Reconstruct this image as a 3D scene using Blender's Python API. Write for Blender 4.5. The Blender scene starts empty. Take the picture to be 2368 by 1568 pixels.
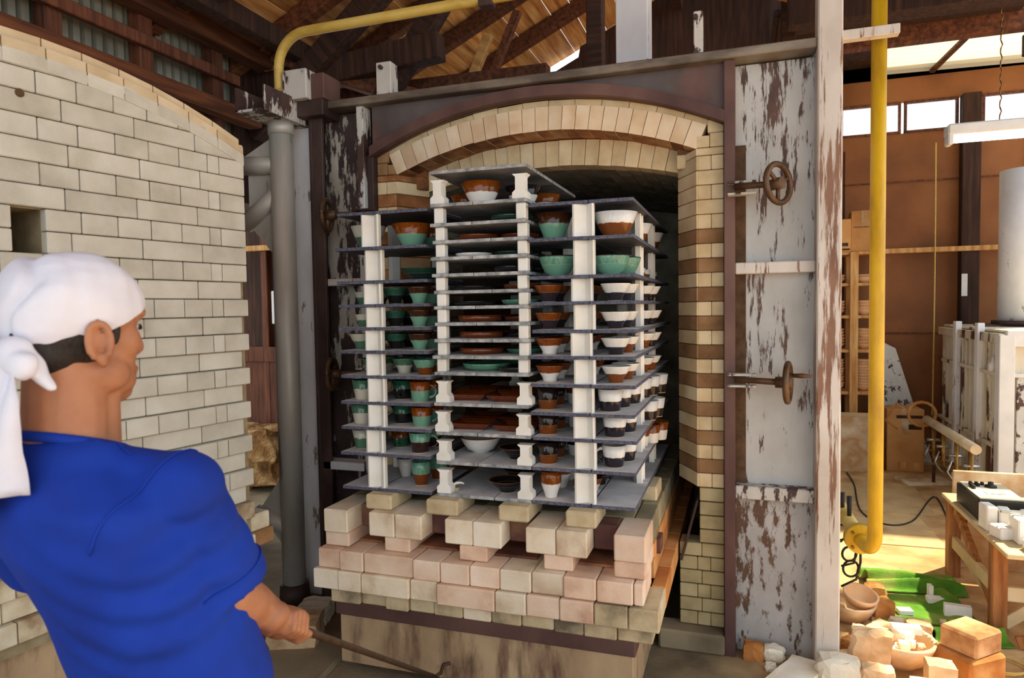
import bpy, math, random
from math import sin, cos, pi, radians, sqrt, atan2
from mathutils import Vector, Matrix, noise

# ------------------------------------------------------------------ camera
F, CX, CY, HC = 1572.0, 1184.0, 784.0, 1.62
YAW, PITCH, ROLL = radians(18.7), radians(-2.6), radians(-0.9)
fw = Vector((-sin(YAW)*cos(PITCH), cos(YAW)*cos(PITCH), sin(PITCH)))
rt0 = Vector((cos(YAW), sin(YAW), 0)); up0 = rt0.cross(fw)
rt = rt0*cos(ROLL) + up0*sin(ROLL); up = up0*cos(ROLL) - rt0*sin(ROLL)
CAM = Vector((0, 0, HC))
sc = bpy.context.scene
cd = bpy.data.cameras.new('camera'); cam = bpy.data.objects.new('camera', cd)
sc.collection.objects.link(cam)
cam.matrix_world = Matrix(((rt.x, up.x, -fw.x, CAM.x), (rt.y, up.y, -fw.y, CAM.y), (rt.z, up.z, -fw.z, CAM.z), (0, 0, 0, 1)))
cd.sensor_width = 36; cd.lens = F/2368*36; cd.clip_start = 0.05
cd.dof.use_dof = True; cd.dof.focus_distance = 3.0; cd.dof.aperture_fstop = 5.0
sc.camera = cam
# ------------------------------------------------------------------ world, sun, exposure
w = bpy.data.worlds.new('world'); sc.world = w; w.use_nodes = True
bg = w.node_tree.nodes['Background']
bg.inputs[0].default_value = (0.86, 0.93, 1.0, 1); bg.inputs[1].default_value = 1.45
sl = bpy.data.lights.new('sun', 'SUN'); sl.energy = 8; sl.angle = radians(1.2); sl.color = (1.0, 0.86, 0.60)
so = bpy.data.objects.new('sun', sl); sc.collection.objects.link(so)
so.rotation_euler = Vector((0.40, 0.36, 0.90)).to_track_quat('Z', 'Y').to_euler()
sc.view_settings.view_transform = 'Standard'; sc.view_settings.look = 'None'
sc.view_settings.exposure = 0.36; sc.view_settings.gamma = 1.0
sc.view_settings.use_curve_mapping = False
sc.cycles.max_bounces = 8; sc.cycles.diffuse_bounces = 5

# ------------------------------------------------------------------ pixel helpers (2368 x 1568 frame)
def ray(x, y): return fw + rt*((x-CX)/F) - up*((y-CY)/F)
def onY(x, y, Y): d = ray(x, y); return CAM + d*(Y/d.y)
def onZ(x, y, Z=0): d = ray(x, y); return CAM + d*((Z-HC)/d.z)
def onX(x, y, X): d = ray(x, y); return CAM + d*(X/d.x)
def pt(x, y, z): return CAM + ray(x, y)*z

# ------------------------------------------------------------------ materials
MT = {}
def lin(c):
    return tuple((v/12.92 if v <= .04045 else ((v+.055)/1.055)**2.4) for v in c)
def rgb(*c):            # 0-255 sRGB
    return lin([v/255 for v in c]) + (1,)
class NT:
    def __init__(s, name):
        m = bpy.data.materials.new(name); m.use_nodes = True
        s.m = m; s.t = m.node_tree; s.p = s.t.nodes['Principled BSDF']; MT[name] = m
    def n(s, t, **k):
        nd = s.t.nodes.new(t)
        for a, b in k.items(): setattr(nd, a, b)
        return nd
    def l(s, a, b): s.t.links.new(a, b)
    def coord(s, stretch=(1, 1, 1), src='Object', rnd=True):
        tc = s.n('ShaderNodeTexCoord'); mp = s.n('ShaderNodeMapping')
        s.l(tc.outputs[src], mp.inputs['Vector']); mp.inputs['Scale'].default_value = stretch
        if rnd:
            oi = s.n('ShaderNodeObjectInfo'); mu = s.n('ShaderNodeMath', operation='MULTIPLY'); mu.inputs[1].default_value = 37.0
            s.l(oi.outputs['Random'], mu.inputs[0]); s.l(mu.outputs[0], mp.inputs['Location'])
        return mp.outputs[0]
    def noise(s, vec, scale, detail=4, rough=.55, dist=0):
        nz = s.n('ShaderNodeTexNoise'); nz.inputs['Scale'].default_value = scale; nz.inputs['Detail'].default_value = detail
        nz.inputs['Roughness'].default_value = rough; nz.inputs['Distortion'].default_value = dist
        s.l(vec, nz.inputs['Vector']); return nz.outputs['Fac']
    def ramp(s, fac, cols, pos=None):
        r = s.n('ShaderNodeValToRGB'); e = r.color_ramp.elements
        n = len(cols); pos = pos or [.3+.4*i/(n-1) for i in range(n)]
        while len(e) < n: e.new(.5)
        for i in range(n): e[i].position = pos[i]; e[i].color = cols[i]
        s.l(fac, r.inputs[0]); return r.outputs[0]
    def mix(s, fac, a, b, typ='MIX'):
        m = s.n('ShaderNodeMix', data_type='RGBA', blend_type=typ)
        for v, i in ((fac, 0), (a, 6), (b, 7)):
            if hasattr(v, 'is_linked'): s.l(v, m.inputs[i])
            else: m.inputs[i].default_value = v
        return m.outputs[2]
    def rndval(s, col, amt):
        oi = s.n('ShaderNodeObjectInfo'); mr = s.n('ShaderNodeMapRange'); h = s.n('ShaderNodeHueSaturation')
        mr.inputs[3].default_value = 1-amt; mr.inputs[4].default_value = 1+amt
        s.l(oi.outputs['Random'], mr.inputs[0]); s.l(mr.outputs[0], h.inputs['Value']); s.l(col, h.inputs['Color'])
        return h.outputs[0]
    def bump(s, h, strength, dist=.01):
        b = s.n('ShaderNodeBump'); b.inputs['Strength'].default_value = strength; b.inputs['Distance'].default_value = dist
        s.l(h, b.inputs['Height']); s.l(b.outputs[0], s.p.inputs['Normal'])
    def out(s, col, rough=.7, metal=0, spec=.5):
        if hasattr(col, 'is_linked'): s.l(col, s.p.inputs['Base Color'])
        else: s.p.inputs['Base Color'].default_value = col
        s.p.inputs['Roughness'].default_value = rough; s.p.inputs['Metallic'].default_value = metal
        s.p.inputs['Specular IOR Level'].default_value = spec
        return s.m
def mat(name, cols, scale=5, rough=.75, bump=.25, bscale=60, stretch=(1, 1, 1), rnd=.06, metal=0, pos=None, detail=5, src='Object', spec=.4, bd=.004):
    s = NT(name); v = s.coord(stretch, src)
    c = s.ramp(s.noise(v, scale, detail), [rgb(*x) for x in cols], pos) if len(cols) > 1 else None
    if c is None:
        r = s.n('ShaderNodeRGB'); r.outputs[0].default_value = rgb(*cols[0]); c = r.outputs[0]
    if rnd: c = s.rndval(c, rnd)
    if bump: s.bump(s.noise(v, bscale, 4), bump, bd)
    return s.out(c, rough, metal, spec)
def peel(name, paint, rust, cover=.5, scale=7, stretch=(1, 1, .22), rough=.6, soft=.03, big=1.2, bump=.35):
    """flaking paint over rusty steel; cover = share of the paint left"""
    s = NT(name); v = s.coord(stretch, rnd=True); v2 = s.coord((1, 1, .6), rnd=True)
    a = s.noise(v, scale, 8, .68); b = s.noise(v2, big, 2)
    m1 = s.n('ShaderNodeMath', operation='MULTIPLY_ADD'); m1.inputs[1].default_value = .5; s.l(b, m1.inputs[0]); s.l(a, m1.inputs[2])
    r = s.ramp(m1.outputs[0], [(1, 1, 1, 1), (0, 0, 0, 1)], [.745+(cover-.5)*.6, .745+(cover-.5)*.6+soft])
    rc = s.ramp(s.noise(v2, 9, 6), [rgb(*x) for x in rust]); pc = s.ramp(s.noise(v2, 5, 5), [rgb(*x) for x in paint])
    c = s.mix(r, rc, pc); s.bump(r, bump, .002)
    return s.out(c, rough)
def glaze(name, top, bot, split=.55, rim=None, wob=.05):
    """two-tone dipped glaze, split at a share of the height"""
    s = NT(name); tc = s.n('ShaderNodeTexCoord'); sp = s.n('ShaderNodeSeparateXYZ'); s.l(tc.outputs['Generated'], sp.inputs[0])
    nz = s.noise(s.coord((1, 1, .5)), 45, 3); nb = s.noise(s.coord((1, 1, .3)), 90, 4)
    ma = s.n('ShaderNodeMath', operation='MULTIPLY_ADD'); ma.inputs[1].default_value = wob*2; s.l(nz, ma.inputs[0]); s.l(sp.outputs['Z'], ma.inputs[2])
    k = split+wob
    tcol = s.mix(s.ramp(nb, [(0, 0, 0, 1), (1, 1, 1, 1)]), rgb(*[v*(.82 if max(top) < 190 else .96) for v in top]), rgb(*[min(255, v*(1.1 if max(top) < 190 else 1.02)) for v in top]))
    c = s.ramp(ma.outputs[0], [rgb(*bot), rgb(*[(a*.55+b*.45) for a, b in zip(bot, top)]), (1, 1, 1, 1)], [k-.015, k, k+.03])
    f = s.ramp(ma.outputs[0], [(0, 0, 0, 1), (1, 1, 1, 1)], [k, k+.02])
    c = s.mix(f, c, tcol)
    fo = s.ramp(sp.outputs['Z'], [(1, 1, 1, 1), (0, 0, 0, 1)], [.03, .035])      # bare clay foot
    c = s.mix(fo, c, rgb(214, 190, 150))
    if rim:
        rr = s.ramp(sp.outputs['Z'], [(0, 0, 0, 1), (1, 1, 1, 1)], [.93, .97]); c = s.mix(rr, c, rgb(*rim))
    s.out(c, .13, 0, .55)
    return s.m

# ------------------------------------------------------------------ mesh builder
class MB:
    def __init__(s): s.v = []; s.f = []; s.mi = []; s.sm = []; s.cur = 0
    def add(s, vs, fs, smooth=False):
        o = len(s.v); s.v += [tuple(v) for v in vs]
        for f in fs: s.f.append(tuple(i+o for i in f)); s.mi.append(s.cur); s.sm.append(smooth)
        return s
    def box(s, c, d, ch=0, R=None):
        x, y, z = d[0]/2, d[1]/2, d[2]/2; vs = []; fs = []
        if not ch:
            vs = [(i*x, j*y, k*z) for i in (-1, 1) for j in (-1, 1) for k in (-1, 1)]
            fs = [(0, 1, 3, 2), (4, 6, 7, 5), (0, 4, 5, 1), (2, 3, 7, 6), (0, 2, 6, 4), (1, 5, 7, 3)]
        else:
            ch = min(ch, x*.9, y*.9, z*.9); ix = {}
            for i in (-1, 1):
                for j in (-1, 1):
                    for k in (-1, 1):
                        for a in range(3):
                            p = [i*(x-ch), j*(y-ch), k*(z-ch)]; p[a] = (i*x, j*y, k*z)[a]
                            ix[i, j, k, a] = len(vs); vs.append(tuple(p))
            B = (-1, 1)
            for a, o1, o2 in ((0, 1, 2), (1, 2, 0), (2, 0, 1)):
                for sg in B:
                    q = []
                    for u, vv in ((-1, -1), (1, -1), (1, 1), (-1, 1)):
                        e = [0, 0, 0]; e[a] = sg; e[o1] = u; e[o2] = vv; q.append(ix[e[0], e[1], e[2], a])
                    fs.append(tuple(q if sg > 0 else q[::-1]))
                for u in B:
                    for vv in B:                   # edge along axis a
                        e1 = [0, 0, 0]; e1[o1] = u; e1[o2] = vv; e2 = list(e1); e1[a] = -1; e2[a] = 1
                        q = [ix[(*e1, o1)], ix[(*e2, o1)], ix[(*e2, o2)], ix[(*e1, o2)]]
                        fs.append(tuple(q if u*vv < 0 else q[::-1]))
            for i in B:
                for j in B:
                    for k in B:
                        q = [ix[i, j, k, a] for a in range(3)]; fs.append(tuple(q if i*j*k > 0 else q[::-1]))
        if R: vs = [R @ Vector(v) for v in vs]
        return s.add([(v[0]+c[0], v[1]+c[1], v[2]+c[2]) for v in vs], fs)
    def tube(s, path, r, n=12, caps=True, smooth=True):
        P = [Vector(p) for p in path]; rs = r if isinstance(r, (list, tuple)) else [r]*len(P)
        t0 = (P[1]-P[0]).normalized(); a = Vector((0, 0, 1)) if abs(t0.z) < .9 else Vector((1, 0, 0))
        u = t0.cross(a).normalized(); vs = []; fs = []
        for i, p in enumerate(P):
            t = (P[min(i+1, len(P)-1)]-P[max(i-1, 0)]).normalized()
            u = (u-t*u.dot(t)).normalized(); v = t.cross(u)
            for k in range(n): th = 2*pi*k/n; vs.append(p+(u*cos(th)+v*sin(th))*rs[i])
        for i in range(len(P)-1):
            for k in range(n): k2 = (k+1) % n; fs.append((i*n+k, i*n+k2, (i+1)*n+k2, (i+1)*n+k))
        s.add(vs, fs, smooth)
        if caps:
            o = len(s.v)-len(vs)
            s.f.append(tuple(o+k for k in range(n))[::-1]); s.mi.append(s.cur); s.sm.append(False)
            s.f.append(tuple(o+(len(P)-1)*n+k for k in range(n))); s.mi.append(s.cur); s.sm.append(False)
        return s
    def lathe(s, prof, n=28, c=(0, 0, 0), smooth=True, wob=None):
        vs = []; fs = []
        for i, (r, z) in enumerate(prof):
            for k in range(n):
                th = 2*pi*k/n; q = r*(1+(wob(th, z) if wob else 0)); vs.append((c[0]+q*cos(th), c[1]+q*sin(th), c[2]+z))
        for i in range(len(prof)-1):
            for k in range(n): k2 = (k+1) % n; fs.append((i*n+k, i*n+k2, (i+1)*n+k2, (i+1)*n+k))
        s.add(vs, fs, smooth); o = len(s.v)-len(vs)
        if prof[0][0] > 1e-5: s.f.append(tuple(o+k for k in range(n))[::-1]); s.mi.append(s.cur); s.sm.append(False)
        if prof[-1][0] > 1e-5: s.f.append(tuple(o+(len(prof)-1)*n+k for k in range(n))); s.mi.append(s.cur); s.sm.append(False)
        return s
    def prism(s, poly, h, M=None):          # poly in xy (ccw), extruded by h along z, M maps
        n = len(poly); vs = [(x, y, 0) for x, y in poly]+[(x, y, h) for x, y in poly]
        fs = [tuple(range(n))[::-1], tuple(range(n, 2*n))]+[(i, (i+1) % n, n+(i+1) % n, n+i) for i in range(n)]
        if M: vs = [M @ Vector(v) for v in vs]
        return s.add(vs, fs)
    def mesh(s, name, mats):
        me = bpy.data.meshes.new(name); me.from_pydata([tuple(v) for v in s.v], [], s.f)
        for m in (mats if isinstance(mats, (list, tuple)) else [mats]): me.materials.append(MT[m] if isinstance(m, str) else m)
        me.polygons.foreach_set('material_index', s.mi); me.polygons.foreach_set('use_smooth', s.sm); me.update()
        return me
col = sc.collection
def link(name, me, parent=None, loc=(0, 0, 0), rot=(0, 0, 0)):
    o = bpy.data.objects.new(name, me); col.objects.link(o); o.location = loc; o.rotation_euler = rot
    if parent: o.parent = parent
    return o
def tag(o, label, cat, group=None, kind=None):
    o['label'] = label; o['category'] = cat
    if group: o['group'] = group
    if kind: o['kind'] = kind
    return o
def thing(name, label, cat, loc=(0, 0, 0), rz=0, group=None):
    o = link(name, None, None, loc, (0, 0, rz)); o.empty_display_size = .05
    return tag(o, label, cat, group)
def part(name, mb, m, parent, loc=(0, 0, 0), rot=(0, 0, 0)): return link(name, mb.mesh(name, m), parent, loc, rot)
def struct(name, mb, m, label=None, parent=None):
    o = link(name, mb.mesh(name, m), parent)
    if not parent:
        o['kind'] = 'structure'
        if label: o['label'] = label; o['category'] = name.split('_')[0]
    return o
def copy_tree(o, parent=None):
    c = o.copy(); col.objects.link(c)
    if parent: c.parent = parent
    for ch in list(o.children): copy_tree(ch, c)
    return c
BC = {}
def brick(parent, c, d, m, ch=.004, name='brick', rot=(0, 0, 0)):
    k = (name, round(d[0], 3), round(d[1], 3), round(d[2], 3), ch, m)
    if k not in BC: BC[k] = MB().box((0, 0, 0), d, ch).mesh(name, m)
    return link(name, BC[k], parent, c, rot)
def frame_xz(o, ux):      # matrix: local x->ux, local y->Z, local z-> ux x Z
    ux = Vector(ux).normalized(); uz = Vector((0, 0, 1)); n = ux.cross(uz)
    return Matrix(((ux.x, uz.x, n.x, o[0]), (ux.y, uz.y, n.y, o[1]), (ux.z, uz.z, n.z, o[2]), (0, 0, 0, 1)))
def rock(seed, size, cuts=4, rough=.16, boxy=.55):
    """a broken lump: subdivided cube, partly rounded, pushed about by noise"""
    vs = {}; V = []; Fc = []
    def vid(p):
        k = tuple(round(x, 4) for x in p)
        if k not in vs:
            vs[k] = len(V); q = Vector(p); q = q*boxy + q.normalized()*(1-boxy)*1.1
            nn = noise.noise_vector(q*1.6+Vector((seed*7.3, seed*3.1, seed)))*rough*2 + noise.noise_vector(q*4+Vector((seed, seed*5, 0)))*rough*.6
            q = q+nn; V.append((q.x*size[0]/2, q.y*size[1]/2, q.z*size[2]/2))
        return vs[k]
    for a in range(3):
        for sg in (-1, 1):
            for i in range(cuts):
                for j in range(cuts):
                    q = []
                    for di, dj in ((0, 0), (1, 0), (1, 1), (0, 1)):
                        p = [0, 0, 0]; p[a] = sg; p[(a+1) % 3] = -1+2*(i+di)/cuts; p[(a+2) % 3] = -1+2*(j+dj)/cuts; q.append(vid(p))
                    Fc.append(tuple(q if sg > 0 else q[::-1]))
    mb = MB(); zmin = min(v[2] for v in V); mb.add([(x, y, z-zmin) for x, y, z in V], Fc)
    return mb
# ------------------------------------------------------------------ material library
mat('concrete', [(96, 84, 66), (140, 124, 98), (158, 142, 114)], 2.2, .9, .3, 30, rnd=0)
mat('dirt', [(150, 112, 66), (190, 150, 98), (214, 178, 126)], 3.5, .95, .6, 45, rnd=0, bd=.01)
mat('roof_board', [(140, 84, 36), (200, 140, 78), (228, 182, 120)], 3, .8, .3, 40, (6, .5, 6), .30)
mat('old_wood', [(64, 33, 18), (98, 54, 28), (126, 74, 40)], 4, .8, .3, 40, (8, .6, 8), .22)
mat('dark_wood', [(38, 22, 15), (60, 36, 24), (80, 50, 34)], 4, .85, .3, 40, (8, 8, .6), .15)
mat('red_wood', [(66, 34, 20), (98, 54, 32), (122, 74, 46)], 4, .75, .3, 40, (8, 8, .6), .12)
mat('pale_wood', [(176, 120, 60), (206, 152, 88), (226, 182, 118)], 4, .7, .2, 40, (6, 6, .8), .1)
mat('wall_board', [(112, 68, 34), (136, 84, 44), (150, 98, 56)], 1.6, .75, .1, 50, (1, 1, 1), .05)
mat('corrugated', [(112, 112, 98), (142, 140, 124), (160, 158, 142)], 3, .6, .1, 40, (1, 1, .3), .05)
mat('white_block', [(176, 170, 154), (194, 189, 174), (206, 202, 189)], 6, .92, .45, 130, rnd=.035, bd=.003)
mat('stained_block', [(120, 84, 50), (196, 182, 152), (222, 214, 192)], 7, .92, .4, 60, rnd=.08)
mat('cream_trim', [(178, 156, 122), (200, 180, 146), (214, 198, 168)], 5, .9, .3, 60, rnd=.05)
mat('joint', [(128, 112, 84), (160, 146, 116)], 20, .95, .3, 80, rnd=0)
mat('dark_joint', [(72, 52, 36), (104, 78, 54)], 20, .95, .3, 80, rnd=0)
mat('arch_brick', [(210, 176, 138), (228, 202, 166), (238, 220, 190)], 5, .9, .3, 70, rnd=.06)
mat('cream_brick', [(196, 170, 128), (222, 198, 154), (236, 218, 180)], 6, .9, .3, 70, rnd=.08)
mat('brown_brick', [(118, 82, 50), (150, 112, 74), (172, 136, 98)], 6, .85, .3, 70, rnd=.12)
mat('burnt_brick', [(96, 50, 22), (156, 100, 54), (206, 164, 112)], 5, .7, .3, 70, rnd=.15)
mat('vault_brick', [(112, 104, 88), (144, 136, 116), (166, 158, 138)], 6, .9, .3, 60, rnd=.12)
mat('grey_brick', [(146, 130, 92), (176, 160, 118), (192, 178, 138)], 6, .9, .3, 60, rnd=.06)
mat('pink_brick', [(188, 142, 116), (228, 196, 168), (240, 218, 196)], 4.5, .9, .35, 70, rnd=.07)
mat('buff_brick', [(188, 158, 126), (230, 212, 184), (242, 230, 210)], 5, .9, .35, 70, rnd=.07)
mat('dirty_brick', [(108, 96, 78), (190, 170, 134), (216, 200, 166)], 6, .9, .35, 70, rnd=.07)
mat('purple_brick', [(70, 40, 38), (100, 64, 56), (156, 118, 84)], 4, .8, .3, 60, rnd=.08)
mat('flue_brick', [(88, 50, 40), (132, 84, 60), (176, 124, 88)], 5, .9, .4, 60, rnd=.1)
mat('deck', [(120, 110, 84), (152, 140, 110), (176, 162, 128)], 5, .92, .35, 60, rnd=.08)
mat('orange_brick', [(176, 104, 46), (206, 140, 76), (224, 172, 112)], 3, .88, .3, 60, rnd=.08)
mat('support_brick', [(184, 164, 126), (204, 184, 146), (218, 200, 164)], 12, .92, .35, 90, rnd=.06)
mat('rubble', [(186, 146, 104), (224, 190, 148), (240, 216, 182)], 6, .92, .4, 50, rnd=.12)
mat('rubble_white', [(214, 200, 172), (236, 226, 204), (246, 240, 224)], 6, .92, .4, 50, rnd=.06)
mat('firebrick_tan', [(150, 100, 58), (192, 146, 100), (218, 180, 138)], 8, .9, .4, 50, rnd=.08)
mat('rubble_brown', [(150, 88, 36), (190, 124, 62), (216, 166, 104)], 6, .88, .4, 40, rnd=.12)
mat('dark_steel', [(46, 34, 30), (70, 52, 47), (92, 72, 64)], 5, .55, .2, 60, (1, 1, .5), .08, .15)
mat('oxide_steel', [(62, 40, 36), (90, 62, 56), (116, 86, 74)], 2.5, .6, .2, 50, (1, 1, .6), .05, .1)
mat('rail_steel', [(60, 50, 44), (98, 86, 74), (150, 138, 122)], 2.2, .5, .2, 60, (1, 1, 3), .0, .2)
mat('jamb_steel', [(92, 72, 40), (126, 106, 66), (96, 66, 56)], 2.2, .65, .2, 60, (1, 1, .5), .05, .1)
mat('grey_pipe', [(76, 70, 62), (178, 174, 162), (202, 198, 188)], 9, .5, .15, 60, (1, 1, .25), .03, .25, pos=[.28, .38, .75])
mat('wheel_iron', [(66, 46, 30), (96, 70, 48), (116, 88, 62)], 12, .5, .3, 60, rnd=.05, metal=.4)
mat('yellow_paint', [(172, 128, 20), (218, 172, 28), (228, 190, 60)], 7, .42, .1, 60, (1, 1, .3), .04)
mat('pale_yellow', [(150, 122, 46), (196, 166, 78), (216, 192, 116)], 7, .45, .1, 60, (.4, 1, 1), .04)
peel('peel_white', [(176, 174, 168), (204, 203, 198)], [(64, 42, 34), (104, 74, 58)], .60, scale=22, stretch=(1.2, 1.2, .18), big=2.0, soft=.05)
peel('peel_grime', [(150, 144, 138), (188, 184, 180)], [(70, 46, 34), (112, 80, 58)], .50, scale=24, stretch=(1, 1, .35), big=1.6, soft=.06)
peel('peel_half', [(186, 182, 172), (214, 210, 202)], [(48, 32, 30), (84, 58, 50)], .50, scale=13, stretch=(1, 1, .3))
peel('peel_dark', [(150, 142, 126), (190, 184, 170)], [(44, 32, 30), (74, 56, 50)], .38, scale=13, stretch=(1, 1, .25))
peel('peel_post', [(196, 184, 170), (222, 214, 204)], [(116, 78, 56), (152, 112, 86)], .61, scale=22, stretch=(1.4, 1.4, .10), big=2.0, soft=.06)
peel('white_column', [(220, 218, 218), (240, 240, 242)], [(128, 108, 96), (166, 148, 134)], .68, scale=10, stretch=(1, 1, .3))
peel('spandrel', [(74, 66, 62), (104, 92, 88)], [(88, 54, 44), (116, 80, 68)], .52, scale=3, stretch=(1, 1, 1), soft=.2)
peel('car_steel', [(150, 122, 90), (190, 162, 126)], [(64, 38, 30), (104, 68, 50)], .43, scale=6, stretch=(1.6, 1.6, .35), soft=.20)
peel('speckled', [(196, 196, 190), (222, 222, 216)], [(60, 40, 34), (90, 60, 50)], .58, scale=14, stretch=(1, 1, .8))
peel('rib_white', [(206, 196, 170), (226, 218, 196)], [(60, 30, 18), (110, 66, 40)], .60, scale=6, stretch=(1, 1, .2))
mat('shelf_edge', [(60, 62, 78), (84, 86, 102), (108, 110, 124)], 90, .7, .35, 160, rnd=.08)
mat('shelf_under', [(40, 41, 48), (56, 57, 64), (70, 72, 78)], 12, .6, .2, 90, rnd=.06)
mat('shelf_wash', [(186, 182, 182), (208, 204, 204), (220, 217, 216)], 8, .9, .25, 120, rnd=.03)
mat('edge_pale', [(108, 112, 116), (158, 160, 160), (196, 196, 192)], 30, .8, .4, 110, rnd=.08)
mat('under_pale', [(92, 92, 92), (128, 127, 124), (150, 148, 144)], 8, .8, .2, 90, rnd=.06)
mat('prop_white', [(226, 221, 208), (236, 232, 221), (243, 240, 232)], 8, .85, .15, 120, rnd=.03)
mat('cardboard', [(172, 116, 62), (198, 144, 84), (212, 162, 102)], 3, .8, .1, 60, rnd=.08)
mat('bisque', [(222, 166, 112), (236, 188, 138), (244, 204, 160)], 6, .85, .15, 60, rnd=.08)
mat('green_felt', [(56, 112, 20), (98, 150, 40), (170, 172, 92)], 4, .95, .6, 220, rnd=.05, bd=.006)
mat('plywood', [(170, 140, 94), (198, 168, 122), (150, 112, 80)], 2.2, .85, .2, 50, rnd=.05)
mat('dirty_sheet', [(206, 190, 158), (176, 132, 84), (226, 214, 186)], 3, .85, .2, 50, rnd=.05)
mat('bench_wood', [(120, 70, 32), (156, 100, 52), (182, 128, 76)], 4, .75, .3, 40, (8, 8, .8), .1)
mat('bench_top', [(176, 150, 108), (206, 184, 142), (226, 208, 172)], 3, .8, .2, 40, rnd=.03)
mat('box_black', [(26, 24, 22), (40, 37, 33)], 8, .45, .05, 60, rnd=.02)
mat('box_face', [(190, 178, 150), (222, 212, 186), (236, 228, 206)], 5, .5, .05, 60, rnd=.02)
mat('white_clay', [(228, 222, 214), (240, 236, 230), (248, 245, 240)], 12, .9, .3, 60, rnd=.03)
mat('bright_metal', [(150, 154, 152), (196, 200, 198)], 20, .25, .05, 60, rnd=0, metal=.9)
mat('black_rubber', [(22, 20, 18), (36, 32, 28)], 20, .6, .1, 60, rnd=0)
mat('brass', [(110, 78, 34), (156, 118, 58)], 20, .4, .1, 60, rnd=.1, metal=.6)
mat('rope', [(190, 160, 80), (214, 186, 110)], 60, .9, .3, 200, rnd=0)
mat('rod_iron', [(62, 44, 32), (94, 70, 50)], 30, .55, .2, 90, rnd=0, metal=.3)
mat('rough_stone', [(92, 62, 30), (150, 108, 60), (196, 160, 108)], 9, .95, .9, 30, rnd=0, bd=.03)
mat('meter_grey', [(176, 176, 168), (200, 200, 192)], 10, .5, .05, 60, rnd=0)
mat('white_paint', [(216, 216, 212), (232, 232, 228)], 6, .6, .1, 60, rnd=0)
mat('skin', [(150, 96, 66), (172, 116, 82), (184, 128, 94)], 9, .52, .2, 260, rnd=0, bd=.002)
mat('ear_skin', [(172, 98, 66), (194, 118, 84)], 12, .5, .1, 200, rnd=0)
mat('hair', [(20, 15, 12), (44, 34, 27)], 90, .6, .6, 240, (1, 1, .3), rnd=0)
mat('shirt_blue', [(0, 38, 128), (0, 48, 150), (2, 54, 162)], 5, .85, .12, 500, rnd=0)
mat('wrap_white', [(206, 205, 216), (220, 219, 228), (228, 227, 235)], 5, .9, .2, 300, rnd=0)
mat('trousers', [(28, 30, 40), (40, 42, 54)], 20, .9, .2, 200, rnd=0)
mat('shoe', [(36, 32, 28), (54, 48, 42)], 20, .7, .2, 100, rnd=0)
s_ = NT('window_glass'); s_.out((1, 1, 1, 1), 0.0); s_.p.inputs['Transmission Weight'].default_value = 1; s_.p.inputs['IOR'].default_value = 1.02
s_ = NT('skylight_sheet'); s_.out(rgb(236, 228, 196), .6)
tr_ = s_.n('ShaderNodeBsdfTranslucent'); tr_.inputs[0].default_value = rgb(255, 246, 214); mx_ = s_.n('ShaderNodeMixShader'); mx_.inputs[0].default_value = .45
s_.l(s_.p.outputs[0], mx_.inputs[1]); s_.l(tr_.outputs[0], mx_.inputs[2]); s_.l(mx_.outputs[0], s_.t.nodes['Material Output'].inputs[0])
s_ = NT('tube_light'); s_.out((1, 1, 1, 1)); s_.p.inputs['Emission Color'].default_value = (.86, .93, 1, 1); s_.p.inputs['Emission Strength'].default_value = 9
AM, WH, SF, BK, DG, OG, CR, DB = (122, 60, 10), (226, 222, 214), (104, 152, 128), (26, 21, 22), (24, 66, 48), (78, 116, 90), (196, 190, 172), (58, 30, 14)
for nm, a, b, kw in [('amber_white', AM, WH, {}), ('amber_black', AM, (44, 34, 38), {}), ('white_black', WH, (34, 28, 36), dict(split=.47)), ('white_amber', WH, (118, 60, 16), {}),
        ('amber_seafoam', AM, SF, {}), ('darkbrown_seafoam', DB, SF, dict(split=.6)), ('seafoam_amber', SF, (112, 54, 12), dict(split=.5)), ('seafoam_black', SF, (46, 26, 22), {}),
        ('black_amber', (30, 20, 18), (112, 56, 12), dict(split=.42)), ('cream_green', CR, OG, dict(wob=.12)), ('green_cream', OG, CR, dict(wob=.12)),
        ('darkgreen_black', (40, 88, 66), (20, 20, 20), {}), ('seafoam_rim', SF, SF, dict(rim=(44, 26, 14))), ('white_rim', WH, WH, dict(rim=AM)), ('black_rim', BK, BK, dict(rim=(110, 56, 18))),
        ('amber', (104, 44, 8), (98, 42, 8), {}), ('seafoam', (82, 134, 108), (82, 134, 108), {}), ('black', (24, 22, 22), (24, 22, 22), {}), ('white', WH, WH, {}), ('darkgreen', (26, 62, 46), (20, 40, 32), {}),
        ('amber_green', (122, 62, 18), (40, 84, 60), {}), ('black_white', BK, WH, {})]:
    glaze('glaze_'+nm, a, b, **kw)

# ------------------------------------------------------------------ the shed
ROOF = lambda x: 5.04+.463*x
mb = MB(); mb.add([(-9, -4, 0), (9, -4, 0), (9, 10, 0), (-9, 10, 0)], [(0, 1, 2, 3)])
s_ = NT('floor_ground'); v_ = s_.coord((1, 1, 1), rnd=False)
tcx = s_.n('ShaderNodeTexCoord'); sx = s_.n('ShaderNodeSeparateXYZ'); s_.l(tcx.outputs['Object'], sx.inputs[0])
k_ = s_.n('ShaderNodeMath', operation='MULTIPLY_ADD'); k_.inputs[1].default_value = 1.2; s_.l(s_.noise(v_, 2, 4), k_.inputs[0]); s_.l(sx.outputs['X'], k_.inputs[2])
mr_ = s_.n('ShaderNodeMapRange'); mr_.inputs[1].default_value = .5; mr_.inputs[2].default_value = 1.1; s_.l(k_.outputs[0], mr_.inputs[0])
cA = s_.ramp(s_.noise(v_, 2.5, 6), [rgb(92, 78, 58), rgb(132, 114, 86), rgb(156, 138, 108)])
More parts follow.
